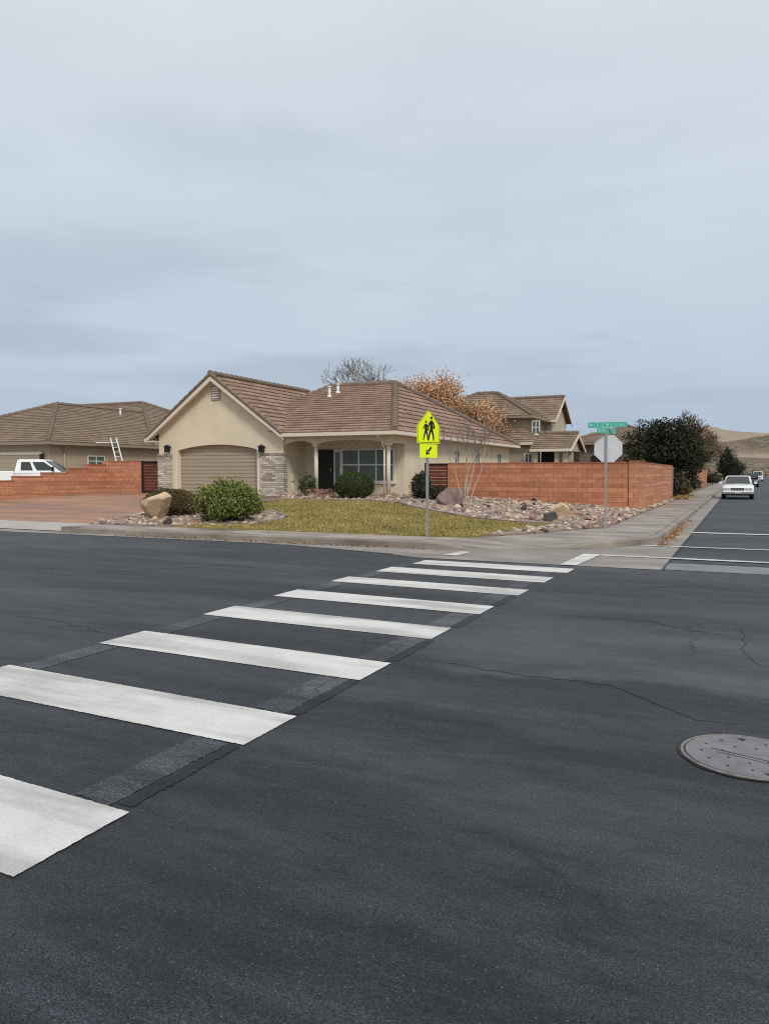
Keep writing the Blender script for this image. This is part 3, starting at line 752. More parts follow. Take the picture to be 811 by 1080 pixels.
# ================================================================== LAWN AND BEDS
def beds():
    bed1 = [tuple(tp(*p)[:2]) for p in ((112, 548.5), (150, 551), (200, 553), (250, 555), (275, 553), (296, 548.5), (301, 545), (287, 540.5), (270, 541), (264, 533), (240, 530), (205, 532), (188, 539), (150, 543))]
    bed1 = [(-16.92, 16.412), (-15.5, 16.412)]+[(x, max(y, 16.412)) for x, y in bed1[3:]]+[(-18.25, 20.5), (-17.32, 17.6)]
    edge = [tuple(tp(*p)[:2]) for p in ((300, 527), (330, 527.5), (380, 528.5), (418, 531), (440, 536), (470, 542), (500, 547.5), (540, 551.5), (585, 554))]
    bed2 = edge+[(-5.6, 17.3), (-5.1, 17.35), (-4.55, 18.4), (-3.9, 20.0), (-3.32, 21.3), (-3.3, 32.3), (-3.3, 47), (-3.68, 47), (-3.68, 32.38), (-13.2, 32.38), (-13.38, 30.9), (-18.3, 30.9), (-18.3, 29.15), (-18.6, 28.7)]
    lawn = [tuple(tp(*p)[:2]) for p in ((268, 533), (273, 540), (290, 539.5), (305, 545), (300, 549.5))]+[(-14.0, 16.412), (-10, 16.412), (-7.5, 16.412), (-6.22, 16.412), (-5.5, 16.62)]+edge[::-1]
    tag(drape('rock_bed', bed1, .022, 'bed', .6), kind='structure'); tag(drape('rock_bed', bed2, .022, 'bed', .6), kind='structure')
    struct(drape('lawn', lawn, .012, 'lawn', .5))
    # blades
    xs = [p[0] for p in lawn]; ys = [p[1] for p in lawn]; P = []
    n = 0
    while n < 70000:
        x = rnd.uniform(min(xs), max(xs)); y = rnd.uniform(min(ys), max(ys))
        n += 1
        if inside(lawn, x, y): P.append((x, y, tz(x, y)+.012))
    P = np.array(P); rs = np.random.default_rng(4); m = len(P)
    dirx = rs.normal(size=(m, 2)); dirx /= np.linalg.norm(dirx, axis=1)[:, None]
    hgt = rs.uniform(.025, .065, m); V = np.empty((m, 3, 3)); w = .014
    V[:, 0] = P; V[:, 0, :2] -= dirx*w; V[:, 1] = P; V[:, 1, :2] += dirx*w
    V[:, 2] = P; V[:, 2, 2] += hgt; V[:, 2, :2] += rs.normal(size=(m, 2))*.025
    o = np_mesh('lawn_grass', V.reshape(-1, 3), np.arange(3*m).reshape(m, 3), 'lf_grass')
    tag(o, 'short winter lawn grass, half green and half straw, in front of the house', 'grass', kind='stuff')
    # concrete mow strip round the beds
    mb = MB()
    def strip(pts, w=.06, h=.07):
        for a, b in zip(pts, pts[1:]):
            d = (Vector(b[:2])-Vector(a[:2])); 
            if d.length < .02: continue
            d.normalize(); o = Vector((d.y, -d.x))*w
            A = [(a[0]+o.x, a[1]+o.y), (a[0]-o.x, a[1]-o.y), (b[0]-o.x, b[1]-o.y), (b[0]+o.x, b[1]+o.y)]
            lo = [(x, y, tz(x, y)-.02) for x, y in A]; hi = [(x, y, tz(x, y)+h) for x, y in A]
            mb.raw(lo+hi, [(4, 5, 6, 7), (0, 4, 7, 3), (1, 2, 6, 5), (0, 1, 5, 4), (2, 3, 7, 6)])
    s1 = [tuple(tp(*p)[:2]) for p in ((300, 527), (285, 529), (268, 533), (270, 541), (287, 540.5), (301, 545), (296, 548.5), (280, 551))]
    strip(s1); strip(edge)
    struct(mb.build('mow_strip', 'walk'))

    # small stones: nobody could count them
    base = MB(); import bmesh
    ico = []
    for q in range(8):
        bm = bmesh.new(); bmesh.ops.create_icosphere(bm, subdivisions=1, radius=1.)
        for v in bm.verts: v.co *= 1+.75*mnoise.noise(v.co*1.9+Vector((q*5.3, q, 0)))
        ico.append((np.array([v.co[:] for v in bm.verts]), np.array([[v.index for v in f.verts] for f in bm.faces]))); bm.free()
    rs = np.random.default_rng(9); V = []; Fc = []; off = 0
    def scatter(poly, n, s0, s1):
        nonlocal off
        xs = [p[0] for p in poly]; ys = [p[1] for p in poly]; k = 0
        while k < n:
            x = rnd.uniform(min(xs), max(xs)); y = rnd.uniform(min(ys), max(ys))
            if not inside(poly, x, y): k += .35; continue
            k += 1
            v, f = ico[k and rnd.randrange(8)]; s = rnd.uniform(s0, s1)*rnd.uniform(.7, 1.25)
            a = rnd.uniform(0, 6.28); ca, sa = math.cos(a), math.sin(a)
            q = v*np.array([s*1.25, s*.9, s*.65]); q = np.stack([q[:, 0]*ca-q[:, 1]*sa, q[:, 0]*sa+q[:, 1]*ca, q[:, 2]], 1)
            V.append(q+np.array([x, y, tz(x, y)+s*.25])); Fc.append(f+off); off += len(v)
    scatter(bed1, 1900, .025, .085)
    scatter(bed2, 6500, .028, .095)
    scatter([(-3.36, 21.6), (-3.3, 46.5), (-3.62, 46.5), (-3.62, 22)], 500, .03, .08)
    o = np_mesh('loose_gravel', np.vstack(V), np.vstack(Fc), 'gravel')
    tag(o, 'loose mixed tan, purple and grey landscape stones covering the planting beds', 'gravel', kind='stuff')
    return bed1, bed2, lawn
BED1, BED2, LAWN = beds()

def rock_mesh(seed, rough=.42, sub=4, planes=14):
    import bmesh
    rg = random.Random(seed); bm = bmesh.new(); bmesh.ops.create_icosphere(bm, subdivisions=sub, radius=1.)
    cuts = [(Vector((rg.gauss(0, 1), rg.gauss(0, 1), rg.gauss(.2, .8))).normalized(), rg.uniform(.36, .82)) for _ in range(planes)]
    for v in bm.verts:
        c = v.co.copy()
        for n_, d in cuts:
            e = c.dot(n_)
            if e > d: c -= n_*(e-d)
        c *= 1+.10*rough*mnoise.fractal(c*2.2+Vector((seed, 0, 0)), 1., 2., 4)
        v.co = c
    vs = [v.co.copy() for v in bm.verts]; fs = [[v.index for v in f.verts] for f in bm.faces]; bm.free(); return vs, fs
def boulder(label, loc, dims, mat, seed, rot=0., group=None, name='boulder'):
    vs, fs = rock_mesh(seed); mb = MB(); c, s = math.cos(rot), math.sin(rot); q = []
    zmin = min(v.z for v in vs); zmax = max(v.z for v in vs); mx = max(abs(v.x) for v in vs); my = max(abs(v.y) for v in vs)
    for v in vs:
        x, y, z = v.x*dims[0]/2/mx, v.y*dims[1]/2/my, (v.z-zmin)/(zmax-zmin)*dims[2]*1.12-dims[2]*.12
        q.append((loc[0]+x*c-y*s, loc[1]+x*s+y*c, loc[2]+z))
    mb.raw(q, fs, 0, False)
    return tag(mb.build(name, mat, None, loc), label, 'boulder', group)
boulder('big angular tan boulder sunk in front of the low olive mound bush', tp(163, 547), (1.12, .9, .82), 'rk_tan', 61, .5)
boulder('large purple-brown boulder beside the pale sapling near the wooden gate', tp(477, 533), (1.15, .9, .66), 'rk_pur', 9, .2)
boulder('rounded tan boulder against the red block wall behind the black rock', tp(592, 545), (.72, .7, .46), 'rk_tan', 14, 1.2)
boulder('black lava rock in the stone bed at the edge of the lawn', tp(578, 550), (.52, .5, .30), 'rk_dark', 21, .4)
def cobbles():
    """the larger stones of the two beds, each its own object; five kinds share meshes"""
    kinds = []
    for k, (mat, word) in enumerate((('rk_pale', 'pale tan'), ('rk_pur', 'dusky purple'), ('rk_red', 'reddish'), ('rk_dark', 'dark grey'), ('rk_tan', 'ochre'))):
        vs, fs = rock_mesh(40+k, .5, 3, 11); mb = MB(); mb.raw(vs, fs)
        me = mb.build('cobble', mat); kinds.append((me, word))
    used = [False]*5
    def put(poly, n, where, group, smin, smax, avoid):
        xs = [p[0] for p in poly]; ys = [p[1] for p in poly]; k = 0; tries = 0; done = []
        while k < n and tries < 6000:
            tries += 1
            x = rnd.uniform(min(xs), max(xs)); y = rnd.uniform(min(ys), max(ys))
            if not inside(poly, x, y) or any((x-a)**2+(y-b)**2 < r*r for a, b, r in avoid) or any((x-a)**2+(y-b)**2 < .05 for a, b in done): continue
            q = rnd.choices(range(5), (5, 3, 3, 1.3, 2))[0]; src, word = kinds[q]
            o = src if not used[q] else src.copy()
            if used[q]: col.objects.link(o)
            used[q] = True; s = rnd.uniform(smin, smax)*rnd.choice((1, 1, .8, 1.25))
            o.scale = (s*rnd.uniform(.9, 1.4), s*rnd.uniform(.75, 1.), s*rnd.uniform(.6, 1.0))
            o.rotation_euler = (rnd.uniform(-.2, .2), rnd.uniform(-.2, .2), rnd.uniform(0, 6.28)); o.location = (x, y, tz(x, y)+.02+s*.22)
            tag(o, f'{word} angular stone among the loose stones of {where}', 'stone', f'{word} stones in {group}'); done.append((x, y)); k += 1
    a1 = [(*tp(163, 547)[:2], .75), (*tp(236, 552)[:2], .85), (*tp(172, 545)[:2], .9)]
    a2 = [(*tp(477, 533)[:2], .7), (*tp(592, 545)[:2], .5), (*tp(578, 550)[:2], .45), (*tp(371, 526)[:2], .9), (*gp(640, 562, .15), .2)]
    put(BED1, 70, 'the round bed by the driveway', 'the round bed by the driveway', .07, .14, a1)
    put([p for p in BED2 if p[1] < 32.4], 190, 'the bed below the red block wall', 'the bed below the red block wall', .075, .165, a2)
cobbles()
def litter(name, label, pts_fn, n, mat, size, cat='leaves'):
    c = np.array([pts_fn() for _ in range(n)]); v, f = leaf_quads(c, size, .6, .75); tag(np_mesh(name, v, f, mat), label, cat, kind='stuff')
litter('gutter_leaves', 'orange fallen leaves gathered in the gutter of the side street', lambda: (-1.66+abs(rnd.gauss(0, .12)), clamp(rnd.gauss(21.2, 2.6), 17.8, 29), .014+rnd.random()*.02), 430, 'lf_fall', .035)
litter('kerb_debris', 'brown leaf litter lying along the kerb below the lawn', lambda: (rnd.uniform(-14.5, -6.), 15.0-abs(rnd.gauss(0, .14)), .015+rnd.random()*.02), 420, 'lf_brown', .028)
litter('dry_leaves', 'straw coloured dead leaves at the foot of the wall end', lambda: (rnd.uniform(-3.6, -2.6), rnd.uniform(44.5, 51), .17+rnd.random()*.1), 500, 'lf_dry', .07)

# ================================================================== HOUSE ON THE CORNER
def window(parent, axis, p0, p1, pos, facing, name='window', mull=(), trans=(), fm='vinyl', gm='glass', w=.05, sill=True):
    """axis 'x': window lies in a wall running along x at y=pos; 'y': along y at x=pos. p0,p1 = (along,z). facing = sign of outward normal"""
    a0, z0 = p0; a1, z1 = p1; d = facing
    def bx(mb, u0, u1, w0, w1, t0, t1, m=0):
        q0, q1 = sorted((pos+d*t0, pos+d*t1))
        if axis == 'x': mb.box(u0, u1, q0, q1, w0, w1, m)
        else: mb.box(q0, q1, u0, u1, w0, w1, m)
    f = MB()
    bx(f, a0, a1, z0, z0+w, .004, .06); bx(f, a0, a1, z1-w, z1, .004, .06)
    bx(f, a0, a0+w, z0+w, z1-w, .004, .06); bx(f, a1-w, a1, z0+w, z1-w, .004, .06)
    for u in mull: bx(f, u-w*.45, u+w*.45, z0+w, z1-w, .004, .055)
    xs = [a0+w]+[v for u in mull for v in (u-w*.45, u+w*.45)]+[a1-w]
    for z in trans:
        for k in range(0, len(xs), 2): bx(f, xs[k], xs[k+1], z-w*.4, z+w*.4, .004, .05)
    fr = f.build(name, fm, parent)
    g = MB(); bx(g, a0+w*.6, a1-w*.6, z0+w*.6, z1-w*.6, .006, .022); g.build('pane', gm, fr)
    if sill:
        s = MB(); bx(s, a0-.06, a1+.06, z0-.075, z0-.002, .004, .10); s.build('sill', 'trim', fr)
    return fr

def corner_house():
    loc = (-20., 29.1, .6)
    h = thing('house', 'single storey cream stucco house on the corner with arched garage door and tiled roof', 'house', loc)
    b = .55; ez = 3.35; rz = 6.1; GX0, GX1, GY = -25.47, -18.45, 29.1; GM = -22.1; BY = 31.0; HX = -13.4
    sl = (rz-ez)/3.8
    # ---- garage front with arched opening
    dx0 = on_y(188, 500, GY).x; dx1 = on_y(271.5, 500, GY).x; zs = on_y(229, 474.5, GY).z; zt = on_y(229, 468.8, GY).z
    def roofz(x): return ez+sl*(3.8-abs(x-GM))-.06
    pts = [(GX0, b), (dx0, b), (dx0, zs)]
    for k in range(1, 14):
        t = k/14; pts.append((dx0+(dx1-dx0)*t, zs+(zt-zs)*math.sin(math.pi*t)**.8))
    pts += [(dx1, zs), (dx1, b), (GX1, b), (GX1, roofz(GX1)), (GM, roofz(GM)), (GX0, roofz(GX0))]
    w = MB(); w.prism([(x, GY, z) for x, z in pts], (0, .22, 0))
    w.box(GX0, GX0+.2, GY+.225, 46, b, ez+.1)                       # left side
    w.box(GX1-.2, GX1, GY+.225, BY, b, ez+.0)                       # garage side of the porch
    # porch back wall with openings for door and window filled by trim pieces
    w.box(GX1, HX-.205, BY, BY+.2, b, ez-.02)
    w.box(HX-.2, HX, BY, 47.6, b, ez-.02)                           # side wall to the yard
    w.box(GX0+.205, HX-.205, 47.4, 47.6, b, ez-.02)
    wall = w.build('wall', 'stucco', h)
    # porch beam with two flat arches on slim columns
    c1, c2 = -16.9, -13.43; zb = ez-.10
    bm_ = [(GX1+.003, zb), (GX1+.003, 2.86)]
    def arch(x0, x1, z0, dz):
        return [(x0+(x1-x0)*k/12, z0+dz*math.sin(math.pi*k/12)**.6) for k in range(13)]
    bm_ += arch(GX1+.05, c1-.12, 2.87, .15)+arch(c1+.12, c2-.12, 2.87, .16)+[(c2+.13, 2.87), (c2+.13, zb)]
    q = MB(); q.prism([(x, 29.2, z) for x, z in bm_], (0, .24, 0))
    q.box(c2-.11, c2+.12, 29.445, BY-.003, 2.88, zb)                     # return beam to the wall
    q.build('porch_beam', 'stucco', h)
    for x in (c1, c2):
        p = MB(); p.tube((x, 29.32, b), (x, 29.32, 2.865), .095, .085, 20); p.box(x-.13, x+.13, 29.19, 29.45, b, b+.12, 0, .01); p.box(x-.125, x+.125, 29.195, 29.445, 2.76, 2.866, 0, .01)
        p.build('column', 'trim', h)
    p = MB(); p.box(GX1, HX+.1, 29.15, BY, .52, b+.07); p.build('porch_floor', 'walk', h)
    # stone wainscot either side of the garage door
    zst = on_y(285, 479.5, GY).z
    for x0, x1 in ((GX0-.04, on_y(182, 500, GY).x), (on_y(275.5, 500, GY).x, GX1+.035)):
        s = MB(); s.box(x0, x1, GY-.07, GY-.002, .5, zst); s.box(x0-.02, x1+.02, GY-.10, GY-.001, zst+.002, zst+.07)
        s.build('stone_wainscot', 'stone', h)
    s = MB(); s.box(GX1+.002, GX1+.035, GY+.0, GY+.3, .5, zst); s.build('stone_wainscot', 'stone', h)
    # door trim
    for x0, x1 in ((dx0-.16, dx0-.004), (dx1+.004, dx1+.16)): t = MB(); t.box(x0, x1, GY-.035, GY-.003, b, zs+.02); t.build('door_trim', 'trim', h)
    # sectional garage door behind the arch
    g = MB(); z = b; k = 0
    while z < zt+.15:
        g.box(dx0-.05, dx1+.05, GY+.235, GY+.27, z+.014, z+.165); z += .17; k += 1
    g.box(dx0-.05, dx1+.05, GY+.262, GY+.30, b, zt+.2)
    gd = g.build('garage_door', 'gdoor', h)
    # lanterns
    for px in (178.5, 277.5):
        c = on_y(px, 473.5, GY); l = MB()
        l.box(c.x-.05, c.x+.05, GY-.04, GY-.002, c.z-.12, c.z+.12); l.box(c.x-.10, c.x+.10, GY-.24, GY-.05, c.z-.15, c.z+.08)
        l.loft([[(c.x+a*s_, GY-.145+e*s_, zz) for a, e in ((-1, -1), (1, -1), (1, 1), (-1, 1))] for s_, zz in ((.14, c.z+.081), (.12, c.z+.12), (.02, c.z+.2))], 0, True, False)
        l.build('wall_lantern', 'dark', h)
    # gable vent
    c = on_y(228, 414, GY); v = MB()
    v.box(c.x-.24, c.x+.24, GY-.05, GY-.002, c.z-.34, c.z+.30)
    f = v.build('gable_vent', 'stucco2', h); v = MB()
    for k in range(5): v.box(c.x-.18, c.x+.18, GY-.075, GY-.052, c.z-.26+k*.11, c.z-.20+k*.11)
    v.build('louvre', 'whitep', f)
    # hose bib and meter on the plain wall beside the stone
    m = MB(); m.box(GX1+.002, GX1+.07, 29.75, 29.95, 1.25, 1.55); m.tube((GX1+.02, 29.85, .6), (GX1+.02, 29.85, 1.25), .02); m.build('meter_box', 'trim', h)
    # front door with sidelight, window
    d0 = on_y(326, 500, BY).x+.34; 
    d = MB(); d.box(d0, d0+.95, BY-.05, BY-.002, b+.08, 2.68); dr = d.build('front_door', 'dark', h)
    k_ = MB(); k_.tube((d0+.86, BY-.1, 1.62), (d0+.86, BY-.1, 1.95), .018); k_.build('handle', 'chrome', dr)
    d = MB(); d.box(d0+1.0, d0+1.38, BY-.055, BY-.002, b+.08, 2.68); sd = d.build('sidelight', 'trim', h)
    k_ = MB(); k_.box(d0+1.07, d0+1.31, BY-.07, BY-.056, b+.5, 2.55); k_.build('pane', 'glass', sd)
    x0 = on_y(360.5, 500, BY).x; x1 = on_y(416.5, 500, BY).x; z0 = on_y(390, 508.5, BY).z; z1 = on_y(390, 473, BY).z
    ms = [x0+(x1-x0)*t for t in (.335, .66)]
    window(h, 'x', (x0, z0), (x1, z1), BY, -1, 'window', ms, (z0+(z1-z0)*.52,), w=.07)
    # small windows on the yard side
    for px, hw in ((481.5, .35), (503, .4), (526, .45)):
        c = on_x(px, 480, HX); window(h, 'y', (c.y-hw, 2.08), (c.y+hw, 2.78), HX, 1, 'window', (c.y,), w=.05)
    # ---- roofs
    r = MB(); gy0, gy1 = 28.68, 37.6; GL, GR = GM-3.8, GM+3.8
    tile_face(r, [(GL-.05, gy0, ez-.05), (GL-.05, 46.6, ez-.05), (GM, gy1, rz), (GM, gy0, rz)])
    tile_face(r, [(GR+.05, gy0, ez-.04), (GM, gy0, rz), (GM, gy1, rz), (GR+.05, gy1+4, ez-.04)])
    tile_face(r, [(GM, gy1, rz), (GL-.05, 46.6, ez-.05), (GM+2.2, 46.6, ez-.05)])
    roof = r.build('roof', 'tile', h, fix=False)
    A = Vector((-16.1, 36.0, 6.17)); B = Vector((-19.85, 36.0, 6.17)); ex, ey = -12.92, 28.8; ey2 = 48.0
    pz = ez+(6.17-ez)*1.2/7.2
    r = MB()
    tile_face(r, [(GR-.15, ey, ez), (ex, ey, ez), A, B, (GM+.2, 30., pz)])
    tile_face(r, [(ex, ey, ez), (ex, ey2, ez), A])
    tile_face(r, [(ex, ey2, ez), (GL, ey2, ez), B, A])
    tile_face(r, [B, (GM+.2, 30., pz), (GL, ey2, ez)])
    r.build('roof', 'tile', h, fix=False)
    rc = MB()
    ridge_caps(rc, (GM, gy0, rz+.06), (GM, gy1, rz+.06)); ridge_caps(rc, B+Vector((0, 0, .05)), A+Vector((0, 0, .05)))
    ridge_caps(rc, (ex, ey, ez+.06), A+Vector((0, 0, .05)), .15); ridge_caps(rc, (ex, ey2, ez+.06), A+Vector((0, 0, .05)))
    ridge_caps(rc, (GM+.7, 32.5, 4.75), B+Vector((0, 0, .05)), .1)
    # verge tiles on the garage gable
    for s in (-1, 1): ridge_caps(rc, (GM+s*3.83, gy0+.05, ez+.0), (GM, gy0+.05, rz+.04), .085, .36)
    rc.build('ridge_cap', 'ridge', h)
    # barge boards
    for s in (-1, 1):
        bb = MB(); a = Vector((GM+s*3.9, gy0+.03, ez-.14)); c = Vector((GM, gy0+.03, rz-.065))
        bb.prism([a, c, c-Vector((0, 0, .22)), a-Vector((0, 0, .16))], (0, .05, 0)); bb.build('bargeboard', 'trim', h)
        bb = MB(); a = Vector((GM+s*3.86, gy0+.083, ez-.16)); c = Vector((GM, gy0+.083, rz-.12))
        bb.prism([a, c, c-Vector((0, 0, .04)), a-Vector((0, 0, .04))], (0, .33, 0)); bb.build('soffit', 'trim', h)
    # fascia, gutters, soffits
    f = MB(); f.box(GR+.02, ex+.02, ey-.14, ey-.02, ez-.17, ez-.015, 0, .01)
    f.box(ex+.022, ex+.14, ey-.14, ey2, ez-.17, ez-.015, 0, .01); f.box(GL-.14, GL-.06, gy0+.05, 46.6, ez-.25, ez-.08)
    f.build('gutter', 'trim', h)
    f = MB(); f.box(GR+.02, ex-.02, ey-.015, BY-.004, ez-.095, ez-.06); f.box(HX+.003, ex+.015, ey, ey2, ez-.14, ez-.06); f.box(GL-.05, GX0-.003, gy0+.05, 46.6, ez-.26, ez-.20)
    f.build('soffit', 'trim', h)
    dp = MB(); dp.tube((c2-.22, 28.7, ez-.16), (c2-.16, 29.0, 2.95), .035); dp.tube((c2-.16, 29.0, 2.95), (c2-.1, 29.13, 2.6), .035); dp.tube((c2-.1, 29.13, 2.6), (c2-.1, 29.13, .6), .035); dp.build('downspout', 'trim', h)
    # roof vents
    for px, py, hh in ((347.5, 418.5, .45), (356.5, 414.5, .4)):
        d_ = ray(px, py); t = 30.
        while True:
            x, y, z = d_[0]*t, d_[1]*t, H+d_[2]*t
            if z <= ez+(6.17-ez)*(y-ey)/7.2 or t > 60: break
            t += .02
        v = MB(); v.tube((x, y, z-.1), (x, y, z+hh), .07, .07, 10); v.tube((x, y, z+hh+.002), (x, y, z+hh+.08), .1, .1, 10); v.tube((x, y, z-.05), (x, y, z+.1), .16, .09, 10); v.build('roof_vent', 'whitep', h)
corner_house()

# ================================================================== BLOCK WALLS AND GATES
def wall_piece(mb, p, q, z0, z1, t=.2, cap=True):
    p = Vector((*p, 0)); q = Vector((*q, 0)); d = (q-p).normalized(); o = Vector((d.y, -d.x, 0))*t/2
    def bx(e0, e1, zz0, zz1, k, m):
        a = [p+d*e0+o*k, q+d*e1+o*k, q+d*e1-o*k, p+d*e0-o*k]
        mb.prism([(v.x, v.y, zz0) for v in a], (0, 0, zz1-zz0), m)
    bx(0, 0, z0, z1-(.06 if cap else 0), 1., 0)
    if cap: bx(-.0, .0, z1-.058, z1, 1.12, 1)
def front_wall():
    loc = (-3.7, 32.5, .15); w = thing('block_wall', 'long red block wall behind the stone bed, turning the corner along the side street', 'wall', loc)
    zt = 2.06
    m = MB(); wall_piece(m, (-11.93, 32.5), (-4.15, 32.5), -.1, zt); m.build('wall_panel', ['block', 'cap'], w)
    # control joint then the corner pier
    m = MB(); m.box(-4.135, -3.60, 32.36, 32.85, -.1, zt-.005); m.box(-4.15, -3.57, 32.33, 32.87, zt-.003, zt+.05, 1); m.build('corner_pier', ['block2', 'cap'], w)
    y = 32.89
    for y1 in (37.2, 42.0, 47.0):
        m = MB(); wall_piece(m, (-3.72, y), (-3.72, y1-.03), -.1, zt-.01); m.build('wall_panel', ['block2', 'cap'], w); y = y1
    m = MB(); m.box(-3.86, -3.58, 46.98, 47.2, -.1, zt-.1); m.build('end_pier', 'trim2', w)
    m = MB(); m.box(-4.148, -4.136, 32.37, 32.42, -.1, zt-.06); m.build('joint', 'dark', w)
    # wooden side gate
    g = thing('side_gate', 'dark red horizontal board gate between house wall and red block wall', 'gate', (-12.5, 32.5, .6))
    m = MB()
    for k in range(9): m.box(-12.88, -11.98, 32.47, 32.51, .64+k*.155, .64+k*.155+.145)
    m.build('board_panel', 'gatered', g); m = MB(); m.box(-13.05, -12.9, 32.42, 32.56, .4, 2.06); m.build('post', 'dark', g)
    m = MB(); m.box(-11.975, -11.935, 32.46, 32.54, .5, 2.04); m.box(-12.88, -11.98, 32.43, 32.465, 1.98, 2.04); m.build('gate_frame', 'dark', g)
front_wall()
def left_wall():
    loc = (-29.8, 24., .4); w = thing('stepped_wall', 'red block wall stepping down beside the driveway towards the street', 'wall', loc)
    steps = [(17.2, 19.2, .86), (19.2, 21., .98), (21., 22.8, 1.08), (22.8, 24.4, 1.28), (24.4, 26., 1.47), (26., 27.5, 1.64), (27.5, 28.7, 1.85), (28.7, 29.9, 2.05)]
    for a, b_, z in steps:
        m = MB(); wall_piece(m, (-29.8, a), (-29.8, b_), 0., z); m.build('wall_panel', ['block2', 'cap'], w)
    m = MB(); m.box(-29.95, -29.5, 29.92, 30.2, 0, 2.24); m.build('corner_pier', ['block2', 'cap'], w)
    m = MB(); wall_piece(m, (-29.49, 30.06), (-27.42, 30.06), 0., 2.22); m.build('wall_panel', ['block2', 'cap'], w)
    g = thing('side_gate', 'dark maroon slatted gate between the driveway wall and the garage corner', 'gate', (-26.6, 30.06, .6))
    m = MB()
    for k in range(10): m.box(-27.3, -26.1, 30.02, 30.06, .66+k*.15, .66+k*.15+.135)
    m.build('board_panel', 'gatered', g)
    m = MB(); m.box(-27.4, -27.3, 30., 30.09, .4, 2.22); m.box(-26.1, -26.0, 30., 30.09, .4, 2.22); m.box(-27.295, -26.105, 29.98, 30.018, 2.12, 2.2); m.box(-27.295, -26.105, 29.98, 30.018, .62, .7); m.build('gate_frame', 'dark', g)
    m = MB(); wall_piece(m, (-25.99, 30.06), (-25.5, 30.06), 0., 2.2); m.build('wall_panel', ['block2', 'cap'], w)
left_wall()

# ================================================================== NEIGHBOURING HOUSES
def hip_roof(parent, x0, x1, y0, y1, ez, pitch, mat, axis='y', cut=(0, 0), caps=True, gutter='trim2', name='roof'):
    """hip roof; axis = direction of the ridge"""
    r = MB(); w = (x1-x0)/2 if axis == 'y' else (y1-y0)/2; rz = ez+w*pitch
    if axis == 'y': a = ((x0+x1)/2, y0+w, rz); b = ((x0+x1)/2, y1-w, rz)
    else: a = (x0+w, (y0+y1)/2, rz); b = (x1-w, (y0+y1)/2, rz)
    c = [(x0, y0, ez), (x1, y0, ez), (x1, y1, ez), (x0, y1, ez)]
    if axis == 'y': F4 = [[c[0], c[1], a], [c[1], c[2], b, a], [c[2], c[3], b], [c[3], c[0], a, b]]
    else: F4 = [[c[0], c[1], b, a], [c[1], c[2], b], [c[2], c[3], a, b], [c[3], c[0], a]]
    for f in F4: tile_face(r, f)
    o = r.build(name, mat, parent, fix=False)
    if caps:
        rc = MB(); up = Vector((0, 0, .06)); A, B = Vector(a)+up, Vector(b)+up
        ridge_caps(rc, A, B)
        ends = {0: A, 1: A if axis == 'y' else B, 2: B, 3: B if axis == 'y' else A}
        for k in range(4): ridge_caps(rc, Vector(c[k])+up, ends[k])
        rc.build('ridge_cap', 'ridge', o)
    g = MB(); t = .12
    for q in ((x0-t, x1+t, y0-t, y0-.01), (x0-t, x1+t, y1+.01, y1+t), (x0-t, x0-.01, y0, y1), (x1+.01, x1+t, y0, y1)): g.box(*q, ez-.19, ez-.02)
    g.box(x0, x1, y0, y1, ez-.24, ez-.195)
    g.build('fascia', gutter, o)
    return o
def gable_roof_x(parent, x0, x1, y0, y1, ez, rz, mat):
    r = MB(); ym = (y0+y1)/2
    tile_face(r, [(x0, y0, ez), (x1, y0, ez), (x1, ym, rz), (x0, ym, rz)]); tile_face(r, [(x1, y1, ez), (x0, y1, ez), (x0, ym, rz), (x1, ym, rz)])
    o = r.build('roof', mat, parent, fix=False)
    rc = MB(); ridge_caps(rc, (x0, ym, rz+.05), (x1, ym, rz+.05)); rc.build('ridge_cap', 'ridge', o)
    b = MB()
    for s in (-1, 1):
        p = Vector((x1, ym+s*(y1-y0)/2, ez-.05)); q = Vector((x1, ym, rz-.03)); b.prism([p, q, q-Vector((0, 0, .24)), p-Vector((0, 0, .2))], (.06, 0, 0))
    b.box(x0, x1, y0-.1, y0-.01, ez-.2, ez-.02); b.build('fascia', 'trim', o)
    return o
